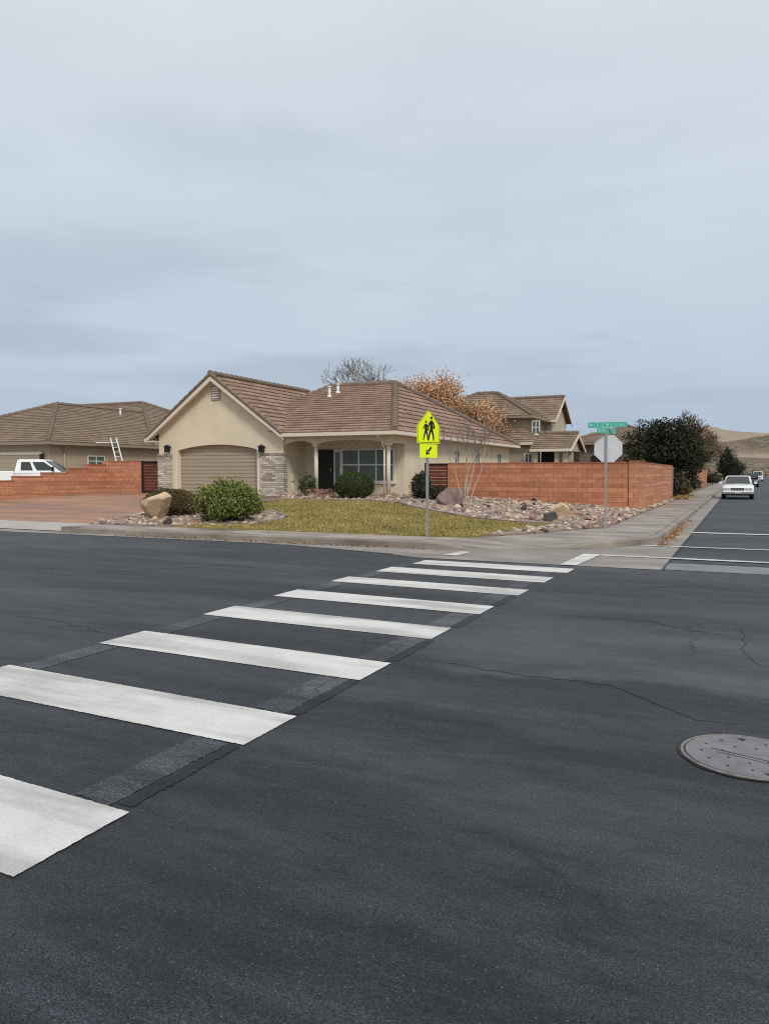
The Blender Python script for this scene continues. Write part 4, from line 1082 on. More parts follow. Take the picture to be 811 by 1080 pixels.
def left_neighbour():
    h = thing('house', 'tan neighbouring house with brown hip roof behind the stepped driveway wall', 'house', (-44, 40, .6))
    b = .5; x1, y0 = -37.2, 33.0
    w = MB(); w.box(-51.2, x1-.2, y0, y0+.2, b, 3.3); w.box(x1-.2, x1, y0+.0, 60, b, 3.3); w.box(-51.2, -51., y0+.2, 60, b, 3.3); w.box(-51, x1-.2, 59.8, 60, b, 3.3)
    w.build('wall', 'stucco2', h)
    hip_roof(h, -51.6, -36.8, 32.6, 56., 3.48, .405, 'tile2', 'y', gutter='trim2')
    hip_roof(h, -66., -36.85, 41.5, 60.5, 3.47, .43, 'tile2', 'x', gutter='trim2')
    # small gablet on the far slope
    g = MB(); c = on_y(22, 441, 40.); g.prism([(c.x-1.1, 40, c.z-.7), (c.x+1.1, 40, c.z-.7), (c.x, 40, c.z+.35)], (0, 3.5, 0)); o = g.build('gablet', 'stucco2', h)
    g = MB(); tile_face(g, [(c.x-1.3, 39.7, c.z-.72), (c.x, 39.7, c.z+.48), (c.x, 43.5, c.z+.48), (c.x-1.3, 43.5, c.z-.72)]); tile_face(g, [(c.x+1.3, 39.7, c.z-.72), (c.x, 39.7, c.z+.48), (c.x, 43.5, c.z+.48), (c.x+1.3, 43.5, c.z-.72)]); g.build('gablet_roof', 'tile3', o, fix=False)
    # garage door
    a = on_y(0, 490, y0).x-1.6; e = on_y(43, 490, y0).x; zt = on_y(20, 480, y0).z
    g = MB(); z = b
    while z < zt-.05: g.box(a, e, y0-.03, y0-.003, z+.005, min(z+.28, zt)); z += .285
    d = g.build('garage_door', 'gdoor2', h)
    g = MB(); g.box(a-.15, e+.18, y0-.07, y0-.004, zt+.01, zt+.2); g.box(e+.012, e+.18, y0-.07, y0-.004, b, zt+.008); g.build('door_trim', 'trim', d)
    m = MB(); p = on_y(45, 484, y0); m.box(p.x-.03, p.x+.2, y0-.2, y0-.075, p.z-.05, p.z+.3); m.build('wall_lantern', 'dark', h)
    # side window and downspout
    p = on_x(92, 488, x1); q = on_x(110, 480, x1); z1 = on_x(100, 480.5, x1).z
    window(h, 'y', (p.y, z1-1.1), (q.y, z1), x1, 1, 'window', ((p.y+q.y)/2,), (z1-.35, z1-.7), w=.06)
    p = on_x(67, 480, x1); m = MB(); m.tube((x1+.35, p.y, 3.3), (x1+.06, p.y, 2.9), .05); m.tube((x1+.06, p.y, 2.9), (x1+.06, p.y, .6), .05); m.build('downspout', 'stucco2', h)
    for px, py, r_ in ((147.5, 431, .11), (127, 438, .07), (168, 433, .09)):
        d_ = ray(px, py); t = 50.
        # climb to the eastern roof plane
        t = None
        for k in range(4000, 9000):
            s = k*.01; x, y, z = d_[0]*s, d_[1]*s, H+d_[2]*s
            za = 3.48+(-36.8-x)*.405 if x > -44.2 else 99
            if za < 90 and 32 < y < 60 and z <= za: t = s; break
        if t is None: continue
        v = MB(); v.tube((x, y, z-.2), (x, y, z+.45), r_, r_, 10); v.tube((x, y, z+.452), (x, y, z+.56), r_*1.5, r_*1.3, 10); v.build('roof_vent', 'whitep', h)
    # ladder leaning on the eave
    l = thing('ladder', 'pale ladder with stand-off bar leaning on the eave of the tan neighbouring house', 'ladder', (-34.6, 40, .6))
    p0 = on_x(122, 484, x1+1.2); t0 = on_x(116.5, 462, x1+.55); p1 = on_x(128.5, 484, x1+1.2); t1 = on_x(122.5, 462, x1+.55)
    def ext(t, p): d = (p-t).normalized(); return t+d*((t.z-.55)/-d.z)
    A, B = ext(t0, p0), ext(t1, p1)
    for a, c in ((t0, A), (t1, B)): m = MB(); m.tube(a, c, .045, .045, 6); m.build('rail', 'whitep', l)
    m = MB()
    for k in range(1, 11): s = k/11; m.tube(t0.lerp(A, s), t1.lerp(B, s), .022, .022, 6)
    m.build('rungs', 'whitep', l)
    c0 = t0.lerp(A, .09); c1 = t1.lerp(B, .09); d = (c1-c0).normalized(); m = MB(); m.tube(c0-d*1.3, c1+d*.1, .04, .04, 6); m.build('standoff_bar', 'whitep', l)
    # house far off at the edge of the picture
    h2 = thing('house', 'two storey house with dark roof far off beyond the tan neighbouring house', 'house', (-78, 74, .5))
    m = MB(); m.box(-86, -66.6, 70, 80, 0, 6.1); m.build('wall', 'stucco3', h2)
    hip_roof(h2, -86.5, -66.2, 69.5, 80.5, 6.2, .22, 'tile3', 'x', caps=False)
left_neighbour()

def back_houses():
    h = thing('house', 'two storey tan house with gabled and hipped brown roofs behind the red block wall', 'house', (-17, 58, .5))
    b = .3
    w = MB()
    ym = 62.7
    w.prism([(-13.5, 60, b), (-13.5, 65.4, b), (-13.5, 65.4, 5.75), (-13.5, ym, 7.55), (-13.5, 60, 5.75)], (-14.5, 0, 0))
    w.build('gable_wall', 'stucco3', h)
    w = MB(); w.box(-22., -14.1, 54.4, 59.99, b, 5.6); w.build('wing_wall', 'stucco2', h)
    gable_roof_x(h, -29, -13.1, 59.55, 65.85, 5.75, 7.75, 'tile2')
    hip_roof(h, -22.4, -13.6, 54.0, 61.2, 5.72, .56, 'tile2', 'x')
    c = on_x(594, 447, -13.5); window(h, 'y', (c.y-.5, 4.0), (c.y+.55, 5.3), -13.5, 1, 'window', (c.y,), w=.08)
    x0, x1 = on_y(561, 450, 54.4).x, on_y(569.5, 450, 54.4).x
    window(h, 'x', (x0, 4.35), (x1, 5.35), 54.4, -1, 'window', ((x0+x1)/2,), (4.85,), w=.07)
    # lower storey with a skirt roof
    xr = on_y(570, 462, 52.6).x
    w = MB(); w.box(-22, xr-.45, 52.9, 54.39, b, 3.75); w.build('lower_wall', 'stucco2', h)
    r = MB(); tile_face(r, [(-22.3, 52.5, 3.75), (xr, 52.5, 3.75), (xr-1.6, 54.39, 4.85), (-22.3, 54.39, 4.85)]); tile_face(r, [(xr, 52.5, 3.75), (xr, 56, 3.75), (xr-1.6, 56, 4.85), (xr-1.6, 54.39, 4.85)]); o = r.build('skirt_roof', 'tile2', h, fix=False)
    f = MB(); f.box(-22.3, xr+.06, 52.4, 52.49, 3.56, 3.73); f.box(xr, xr+.06, 52.495, 56, 3.56, 3.73); f.build('fascia', 'trim', o)
    x0, x1 = on_y(553, 475, 52.9).x, on_y(562, 475, 52.9).x
    window(h, 'x', (x0, 1.7), (x1, 3.0), 52.9, -1, 'window', ((x0+x1)/2,), (2.35,), w=.08)
    # porch wing
    x0 = on_y(563, 470, 51.5).x; x1 = on_y(603, 470, 51.5).x
    w = MB(); w.box(x0, x1-.35, 53.6, 56, b, 3.1); w.build('porch_shade_wall', 'dark', h)  # near-black wall: shade of the open porch put into its colour
    gable_roof_x(h, x0-.2, x1, 51.2, 56.4, 3.25, 4.35, 'tile2')
    w = MB(); w.prism([(x1-.4, 51.4, 3.1), (x1-.4, 56, 3.1), (x1-.4, 53.8, 4.15)], (.15, 0, 0)); w.build('gable_end', 'stucco3', h)
    for x in (x0+.1, x1-1.0, x1-.45):
        p = MB(); p.box(x-.14, x+.14, 51.5, 51.8, b, 3.05); p.build('porch_post', 'stucco3', h)
    w = MB(); w.box(x1-1.3, x1-.3, 53.3, 53.58, b, 3.05); w.build('side_wall', 'stucco3', h)
    # next house along
    h3 = thing('house', 'low brown roofed house with shingled walls seen behind the stop sign', 'house', (-9.5, 76, .4))
    m = MB(); m.box(-14.5, -5.4, 72.4, 84, 0, 4.3); m.build('wall', 'shingle', h3)
    hip_roof(h3, -15.2, -4.9, 71.9, 84.5, 4.4, .33, 'tile2', 'y')
    m = MB(); m.box(-12.6, -11.2, 72.3, 72.39, 1.6, 3.2); m.build('window', 'glassd', h3)
    # red block wall further up the side street, pieces of planting behind
    w = thing('block_wall', 'red block wall far up the side street beyond the evergreen tree', 'wall', (-4, 95, .15))
    for a, c, z in ((82, 90, 1.9), (90.1, 99, 2.0), (99.1, 112, 2.1)): m = MB(); wall_piece(m, (-4.3, a), (-4.3, c), 0, z); m.build('wall_panel', ['block2', 'cap'], w)
    m = MB(); wall_piece(m, (-9, 82), (-4.45, 82), 0, 1.9); m.build('wall_panel', ['block2', 'cap'], w)
    h4 = thing('house', 'distant pale house far up the side street', 'house', (-14, 150, 0))
    m = MB(); m.box(-20, -7, 148, 158, 0, 3.2); m.build('wall', 'stucco3', h4); hip_roof(h4, -20.6, -6.4, 147.4, 158.6, 3.3, .4, 'tile3', 'x', caps=False)
back_houses()

# ================================================================== PLANTING
def bush(name, label, base, rad, leaf, n, size, seed, shell=.72, lumps=.10, core='barkdark', zc=.85, squash=-.75, aspect=.55, sprigs=0, group=None):
    """rounded shrub: leaves through the shell of an uneven crown over a twiggy core"""
    c = (base[0], base[1], base[2]+rad[2]*zc)
    pts = blob_points(n, c, rad, shell, lumps, seed, squash)
    if sprigs:
        rs = np.random.default_rng(seed+5); extra = blob_points(sprigs, c, [r*1.10 for r in rad], .92, lumps, seed, -.2); pts = np.vstack([pts, extra+rs.normal(size=extra.shape)*.03])
    v, f = leaf_quads(pts, size, aspect); t = thing(name, label, 'shrub', base, group)
    np_mesh('foliage', v, f, leaf, t)
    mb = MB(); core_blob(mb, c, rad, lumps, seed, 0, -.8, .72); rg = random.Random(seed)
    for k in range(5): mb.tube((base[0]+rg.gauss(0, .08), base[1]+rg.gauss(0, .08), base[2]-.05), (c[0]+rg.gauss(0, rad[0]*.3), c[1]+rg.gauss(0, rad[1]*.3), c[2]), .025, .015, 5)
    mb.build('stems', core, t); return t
def planting():
    D = lambda p: math.hypot(p[0], p[1])
    p = tp(236, 552); p = p+Vector((-.25, .55, 0))
    bush('round_shrub', 'big round yellow-green shrub in the stone bed in front of the garage door', p, (.92, .9, .64), 'lf_yel', 14000, .036, 3, .5, .20, sprigs=1100)
    p = tp(172, 546.5)+Vector((-.3, .7, 0))
    bush('mound_shrub', 'low olive brown dome shaped shrub behind the big tan boulder', p, (.86, .8, .50), 'lf_olive', 12000, .026, 4, .7, .12, zc=.82)
    p = tp(371, 526.5)+Vector((-.15, .5, 0))
    bush('round_shrub', 'clipped dark green ball shrub under the front window', p, (.84, .8, .58), 'lf_box', 14000, .026, 8, .8, .05, zc=.9)
    p = tp(322, 524)+Vector((0, .2, 0))
    bush('rose_bush', 'small loose leafy rose bush by the porch column', p, (.38, .36, .52), 'lf_rose', 1500, .042, 6, .25, .35, zc=1.0, squash=-1)
    for k, (px, w) in enumerate(((333, .24), (340, .3), (346, .26))):
        p = tp(px, 525.5); n = 260; rs = np.random.default_rng(30+k)
        pts = np.array(p)+np.abs(rs.normal(size=(n, 3)))*np.array([1, 1, .22])*rs.choice([-1, 1], size=(n, 3))*np.array([w, w, 0])+np.array([0, 0, 1])*rs.uniform(0, .38, (n, 1))
        v, f = leaf_quads(pts, .05, .25); tag(np_mesh('ornamental_grass', v, f, 'lf_pink', None, p), ['low pinkish dry tuft next to the porch column', 'low pinkish dry tuft in the middle below the front door', 'low pinkish dry tuft beside the clipped ball shrub'][k], 'plant', 'dry tufts below the porch')
    p = tp(446, 527)
    bush('dark_shrub', 'dark grey-green shrub at the house corner behind the school sign post', p+Vector((-.2, .3, 0)), (.42, .4, .58), 'lf_dark', 2600, .045, 12, .3, .3, zc=.9, squash=-1)
    p = tp(460, 528)
    bush('dark_shrub', 'low dark shrub against the dark red gate', p+Vector((0, .3, 0)), (.40, .35, .33), 'lf_dark', 1800, .04, 13, .3, .3, zc=.8, squash=-1)
    # sapling with pale stems
    b = tp(492, 535); s = grow(31, b, 3.1, .026, .40, 4, (2, 2), .44, .5, .66, multi=5)
    make_tree('sapling', 'leafless multi stemmed sapling with pale trunks against the red block wall', 'tree', b, s, 'barkpale', 'twig', cut=1, twig_min=.004)
    # behind the roofs
    def base_at(px, D, z=.5): d = ray(px, 499); return Vector((d[0]*D, d[1]*D, z))
    b = base_at(414, 63); s = grow(5, b, 10.9, .20, .66, 6, (2, 3), .34, .32, .76)
    make_tree('bare_tree', 'tall leafless grey tree behind the main roof ridge', 'tree', b, s, 'bark', 'twig', cut=2, twig_min=.014)
    b = base_at(459, 56); s = grow(8, b, 8.2, .17, .70, 5, (2, 3), .32, .38, .76)
    make_tree('autumn_tree', 'tree full of rust and pink dead leaves behind the roof hip', 'tree', b, s, 'bark', 'twig', ('lf_rust', 15, .08, .36), cut=2, twig_min=.012, leaf_level=3)
    b = base_at(503, 53.5); s = grow(17, b, 6.3, .16, .72, 5, (2, 3), .30, .25, .76)
    make_tree('autumn_tree', 'brown leaved bare-tipped tree in front of the two storey house', 'tree', b, s, 'barkdark', 'twigbrown', ('lf_brown', 6, .065, .32), cut=2, twig_min=.012, leaf_level=3)
    # evergreen over the end of the side wall
    b = base_at(700, 51.5, .15); s = grow(23, b, 5.0, .16, .60, 5, (2, 3), .25, .22, .74)
    ex = np.vstack([blob_points(n, tuple(b+Vector(o)), r, .35, .42, sd, -1) for n, o, r, sd in ((6200, (-.9, 0, 3.1), (1.9, 1.8, 1.7), 2), (5200, (.9, .3, 2.9), (1.75, 1.7, 1.5), 5), (3400, (.25, -.2, 4.1), (1.6, 1.5, 1.0), 7), (2300, (1.35, .2, 1.6), (1.1, 1.1, 1.2), 9))])
    make_tree('evergreen_tree', 'dense dark evergreen tree rising above the end of the red block wall', 'tree', b, s, 'bark', 'twig', ('lf_dark', 2, .085, .25), cut=3, twig_min=.014, leaf_level=4, extra=ex)
    b = base_at(713, 60, .15); s = grow(41, b, 6.6, .14, .66, 6, (2, 3), .28, .30, .77)
    make_tree('bare_tree', 'leafless brown twiggy tree behind the dark evergreen', 'tree', b, s, 'bark', 'twigbrown', cut=2, twig_min=.015)
    b = Vector((-4.9, 84, .15)); s = grow(43, b, 6.0, .13, .62, 5, (2, 3), .26, .28, .77)
    make_tree('bare_tree', 'leafless scrubby tree at the pavement edge beyond the evergreen', 'tree', b, s, 'bark', 'twigbrown', ('lf_scrub', 7, .07, .28), cut=2, twig_min=.02)
    b = Vector((-5.4, 104, .15)); s = grow(44, b, 7.2, .13, .62, 5, (2, 3), .26, .28, .77)
    make_tree('bare_tree', 'farthest leafless brown tree over the far block wall', 'tree', b, s, 'bark', 'twigbrown', ('lf_scrub', 9, .08, .32), cut=2, twig_min=.025)
    b = Vector((-2.9, 178, .0)); s = grow(46, b, 6.5, .16, .3, 3, (2, 3), .4, .4, .7)
    ex = blob_points(5000, tuple(b+Vector((0, 0, 3.5))), (2.0, 2.0, 3.3), .3, .35, 8, -1); ex2 = blob_points(2500, tuple(b+Vector((1.6, 0, 2.2))), (2.0, 2.0, 2.0), .3, .35, 9, -1)
    make_tree('evergreen_tree', 'small dark pointed evergreen far up the side street', 'tree', b, s, 'bark', 'twig', ('lf_dark', 2, .16, .25), cut=1, leaf_level=3, extra=np.vstack([ex, ex2]))
    bush('verge_shrub', 'dark green shrub at the end of the red side wall', (-3.95, 49.0, .15), (.75, .8, .95), 'lf_dark', 4200, .06, 51, .3, .3, squash=-1)
    bush('verge_shrub', 'olive green low shrub beside the pavement past the wall end', (-3.45, 51.5, .15), (.62, .7, .62), 'lf_olive', 3000, .05, 52, .4, .3, squash=-1)
    bush('verge_shrub', 'dark low shrub by the pavement far up the side street', (-3.6, 112, .15), (1.1, 1.2, .8), 'lf_dark', 1500, .10, 53, .4, .2)
    bush('verge_shrub', 'small grey-green shrub by the far block wall', (-3.9, 74, .15), (.7, .8, .55), 'lf_olive', 1200, .08, 54, .4, .25)
    # scrub and trees on the flat before the hills: one brown mass
    rs = np.random.default_rng(77); P = []
    for k in range(240):
        x = rs.uniform(-60, 90); y = rs.uniform(230, 420)
        if -4 < x < 12 and y < 335: continue
        h = rs.uniform(1.2, 3.6); P.append(np.array([x, y, h*.45])+rs.normal(size=(60, 3))*np.array([h*.7, h*.7, h*.28]))
    P = np.vstack(P); v, f = leaf_quads(P, .55, .6); tag(np_mesh('far_scrub', v, f, 'lf_scrub'), 'brown desert scrub on the flat ground before the hills', 'scrub', kind='stuff')
planting()

# ================================================================== SIGNS
def rot_z(pts, o, a):
    c, s = math.cos(a), math.sin(a); return [(o[0]+x*c-y*s, o[1]+x*s+y*c, o[2]+z) for x, y, z in pts]
def plate(mb, outline, o, ang, t, y0=0., m=0):
    """flat plate: outline in (u,w), normal along local -y, turned by ang about z"""
    a = rot_z([(u, y0-t, w) for u, w in outline], o, ang); b = rot_z([(u, y0, w) for u, w in outline], o, ang); n = len(a)
    mb.raw(a+b, [tuple(range(n)), tuple(range(2*n-1, n-1, -1))]+[(i, n+i, n+(i+1) % n, (i+1) % n) for i in range(n)], m)
def disc(u, w, r, n=16): return [(u+r*math.cos(2*math.pi*k/n), w+r*math.sin(2*math.pi*k/n)) for k in range(n)]
def limb(p, q, r0, r1):
    p = Vector(p); q = Vector(q); d = (q-p).normalized(); o = Vector((d.y, -d.x))
    return [tuple(p+o*r0), tuple(p+d*-r0*.6), tuple(p-o*r0), tuple(q-o*r1), tuple(q+d*r1*.6), tuple(q+o*r1)]
def school_sign():
    bx, by = gp(450.5, 565.5, .16); o = Vector((bx, by, .155))
    t = thing('school_crossing_sign', 'fluorescent yellow-green school crossing sign with arrow plaque on a grey post in the lawn', 'sign', o)
    D = math.hypot(bx, by)*math.cos(math.atan2(45, F)); Dd = bx*-math.sin(YAW)+by*math.cos(YAW)
    zpx = lambda py: on_y(450, py, by).z-o.z
    m = MB(); r = .026
    m.box(bx-r, bx+r, by-r, by+r, 0, o.z+zpx(436), 0)
    for k in range(30): z = o.z+.25+k*.075; m.tube((bx-.006, by-r-.0005, z), (bx+.006, by-r-.0015, z), .006, .006, 6)
    m.build('post', 'steel', t)
    cam = math.atan2(-by, -bx); ang = cam+R(44)+R(90)    # plate normal (local -y) points 44 degrees round from the camera
    zb, zt = zpx(467.8), zpx(432.2); hh = zt-zb; hw = hh*.47
    outl = [(-hw, 0), (hw, 0), (hw, hh*.52), (0, hh), (-hw, hh*.52)]
    def rounded(pts, r=.035):
        out = []; n = len(pts)
        for i in range(n):
            a, b, c = (Vector(pts[(i+k) % n]) for k in (-1, 0, 1)); d1 = (a-b).normalized(); d2 = (c-b).normalized()
            for k in range(5): q = k/4; out.append(tuple((b+d1*r)*(1-q)**2+b*2*q*(1-q)+(b+d2*r)*q*q))
        return out
    oo = (bx, by, o.z+zb)
    m = MB(); plate(m, rounded(outl), oo, ang, .006, -.032); pl = m.build('sign_plate', 'signyel', t)
    # thin black border
    m = MB(); k1, k2 = rounded([(u*.95, .02+(w-.0)*.955) for u, w in outl]), rounded([(u*.92, .033+w*.925) for u, w in outl])
    a = rot_z([(u, -.0395, w) for u, w in k1], oo, ang); b = rot_z([(u, -.0395, w) for u, w in k2], oo, ang); n = len(a)
    m.raw(a+b, [(i, (i+1) % n, n+(i+1) % n, n+i) for i in range(n)]); m.build('border', 'signblk', pl)
    # two walking figures
    m = MB(); S = hh/.80
    def fig(u0, s, y):
        P = lambda a, b: (u0+a*s*S, (.10+b*s)*S)
        plate(m, disc(*P(0, .52), .038*s*S), oo, ang, .001, y)
        plate(m, [P(-.042, .46), P(.042, .46), P(.055, .26), P(.035, .20), P(-.035, .20), P(-.05, .30)], oo, ang, .001, y-.0004)
        for a, b, r0, r1 in (((-.02, .23), (-.07, .11), .035, .026), ((-.07, .11), (-.10, -.02), .026, .02), ((.02, .23), (.06, .11), .035, .026), ((.06, .11), (.08, -.02), .026, .02), ((.05, .42), (.11, .30), .022, .018), ((-.05, .42), (-.10, .31), .022, .018)):
            A, B = P(*a), P(*b); plate(m, limb(A, B, r0*s*S, r1*s*S), oo, ang, .001, y-.0008)
        plate(m, [P(.06, .34), P(.12, .34), P(.12, .26), P(.06, .26)], oo, ang, .001, y-.0012)
    fig(-.085, .80, -.0385); fig(.085, .98, -.0385)
    m.build('walking_figures_symbol', 'signblk', pl)
    zb2, zt2 = zpx(482.6), zpx(468.6); hw2 = .275; h2 = zt2-zb2; oo2 = (bx, by, o.z+zb2)
    m = MB(); plate(m, rounded([(-hw2, 0), (hw2, 0), (hw2, h2), (-hw2, h2)], .025), oo2, ang, .006, -.032); p2 = m.build('arrow_plaque', 'signyel', t)
    m = MB(); c = Vector((0, h2*.5)); d = Vector((-.707, -.707)); n_ = Vector((.707, -.707)); L_ = .125
    tip = c+d*L_; plate(m, [tuple(c-d*L_+n_*.026), tuple(c-d*L_-n_*.026), tuple(c+d*.02-n_*.026), tuple(c+d*.02+n_*.026)], oo2, ang, .001, -.0385)
    plate(m, [tuple(tip), tuple(c+d*.01+n_*.085), tuple(c+d*.035), tuple(c+d*.01-n_*.085)], oo2, ang, .001, -.0389)
    m.build('arrow_symbol', 'signblk', p2)
school_sign()
def stop_sign():
    bx, by = gp(638.2, 558.5, .15); o = Vector((bx, by, .15))
    t = thing('stop_sign', 'back of a stop sign on a post with green street name blades above', 'sign', o)
    z = lambda py: on_y(638, py, by).z
    m = MB(); m.box(bx-.022, bx+.022, by-.022, by+.022, 0, z(457)); m.build('post', 'steel', t)
    zc = (z(459)+z(487.5))/2; r = (z(459)-z(487.5))/2/math.cos(R(22.5)); ang = R(6)
    def octo(q): return [(q*math.cos(R(22.5+45*k)), q*math.sin(R(22.5+45*k))) for k in range(8)]
    cx = bx+.045
    m = MB(); plate(m, octo(r), (cx, by, zc), ang, .004, .032); pl = m.build('sign_plate', 'alu', t)
    m = MB(); plate(m, octo(r), (cx, by, zc), ang, .001, .0345); f = m.build('white_edge', 'whitep', pl)
    red = M('sign_red', (.45, .012, .02), .4, .05, 3.); MT['signred'] = red
    m = MB(); plate(m, octo(r*.95), (cx, by, zc), ang, .001, .0365); m.build('red_face', 'signred', pl)
    cu = bpy.data.curves.new('stop_lettering', 'FONT'); cu.body = 'STOP'; cu.size = r*.78; cu.align_x = 'CENTER'; cu.align_y = 'CENTER'; cu.materials.append(MT['whitep'])
    tmp = bpy.data.objects.new('stop_lettering', cu); col.objects.link(tmp); me = bpy.data.meshes.new_from_object(tmp); bpy.data.objects.remove(tmp); x = bpy.data.objects.new('lettering', me); col.objects.link(x); x.parent = pl; x.location = Vector((cx, by+.0385, zc))-o; x.rotation_euler = (R(90), 0, R(180)+ang)
    # name blades
    def blade(u0, u1, z0, z1, ang, dy, marks):
        m = MB(); plate(m, [(u0, 0), (u1, 0), (u1, z1-z0), (u0, z1-z0)], (bx, by, z0), ang, .012, dy+.006); b = m.build('street_name_blade', 'signgrn', t)
        m = MB(); h = z1-z0
        for q in marks:
            for (a, c, e, g) in q[1]: plate(m, [(u0+(u1-u0)*q[0]+a*h, c*h), (u0+(u1-u0)*q[0]+e*h, c*h), (u0+(u1-u0)*q[0]+e*h, g*h), (u0+(u1-u0)*q[0]+a*h, g*h)], (bx, by, z0), ang, .001, dy-.0065)
        m.build('lettering', 'signwht', b)
    I = [(0, .2, .1, .8)]; Lm = [(0, .2, .12, .8), (.12, .2, .4, .32)]; E_ = [(0, .2, .12, .8), (.12, .2, .4, .32), (.12, .44, .34, .56), (.12, .68, .4, .8)]; H_ = [(0, .2, .12, .8), (.3, .2, .42, .8), (.12, .44, .3, .56)]; B_ = [(0, .3, .5, .7)]
    blade(-.46, .50, z(450.8), z(445.2), R(4), 0, [(.04, B_), (.22, E_), (.36, Lm), (.47, H_), (.58, E_), (.69, Lm), (.82, H_), (.92, I)])
    blade(-.42, .42, z(457.0), z(451.6), R(66), 0, [(.08, E_), (.24, H_), (.4, Lm), (.55, E_), (.72, H_), (.86, I)])
    m = MB(); m.box(bx-.03, bx+.03, by-.03, by+.03, z(458.5), z(457)); m.tube((bx, by, z(459)), (bx, by, z(444)), .014); m.build('bracket', 'steel', t)
stop_sign()
def manhole():
    c = gp(793, 799); c = (.062, 4.73); t = thing('manhole_cover', 'round grey iron manhole cover set in the asphalt', 'manhole cover', (*c, 0))
    def ring(mb, r0, r1, z0, z1, n=72, m=0):
        a = [(c[0]+r0*math.cos(2*math.pi*k/n), c[1]+r0*math.sin(2*math.pi*k/n), z0) for k in range(n)]; b = [(c[0]+r1*math.cos(2*math.pi*k/n), c[1]+r1*math.sin(2*math.pi*k/n), z1) for k in range(n)]
        mb.raw(a+b, [(k, (k+1) % n, n+(k+1) % n, n+k) for k in range(n)], m)
    m = MB(); ring(m, .356, .353, .0, .009); ring(m, .353, .338, .009, .0095); ring(m, .338, .336, .0095, .004); m.build('frame', 'ironrim', t)
    m = MB(); m.face([(c[0]+.3365*math.cos(2*math.pi*k/72), c[1]+.3365*math.sin(2*math.pi*k/72), .0045) for k in range(72)], 1)
    ring(m, .328, .326, .0046, .0105); n = 72
    m.face([(c[0]+.326*math.cos(2*math.pi*k/n), c[1]+.326*math.sin(2*math.pi*k/n), .0105) for k in range(n)])
    ring(m, .300, .290, .0108, .0122); ring(m, .290, .280, .0122, .0108)
    cv = m.build('cover', ['iron', 'dark'], t, fix=False)
    m = MB()
    for rr, cnt, ph in ((.24, 12, .1), (.13, 7, .3)):
        for k in range(cnt):
            a = ph+2*math.pi*k/cnt; m.face([(c[0]+rr*math.cos(a)+.0085*math.cos(q*math.pi/5), c[1]+rr*math.sin(a)+.0085*math.sin(q*math.pi/5), .0126) for q in range(10)])
    for (x, y, r_) in ((-.03, .265, .022), (.10, -.27, .02)): m.face([(c[0]+x+r_*math.cos(q*math.pi/6), c[1]+y+r_*.7*math.sin(q*math.pi/6), .0127) for q in range(12)])
    m.build('hole', 'dark', cv, fix=False)
    m = MB(); 
    for (x0, y0, x1, y1, w) in ((-.19, .03, .2, -.09, .0035), (-.16, -.02, .18, -.12, .003)):
        d = (Vector((x1, y1))-Vector((x0, y0))).normalized(); o_ = Vector((d.y, -d.x))*w
        m.face([(c[0]+x0+o_.x, c[1]+y0+o_.y, .0125), (c[0]+x0-o_.x, c[1]+y0-o_.y, .0125), (c[0]+x1-o_.x, c[1]+y1-o_.y, .0125), (c[0]+x1+o_.x, c[1]+y1+o_.y, .0125)])
    m.build('scored_line', 'dark', cv, fix=False)
    # tar seal round the frame
    m = MB(); a = []; b = []
    for k in range(72):
        q = 2*math.pi*k/72; a.append((c[0]+.355*math.cos(q), c[1]+.355*math.sin(q), .0052)); r = .372+.012*mnoise.noise(Vector((math.cos(q)*3, math.sin(q)*3, 0))); b.append((c[0]+r*math.cos(q), c[1]+r*math.sin(q), .0052))
    m.raw(a+b, [(k, (k+1) % 72, 72+(k+1) % 72, 72+k) for k in range(72)]); m.build('tar_seal', 'oldedge', t, fix=False)
manhole()

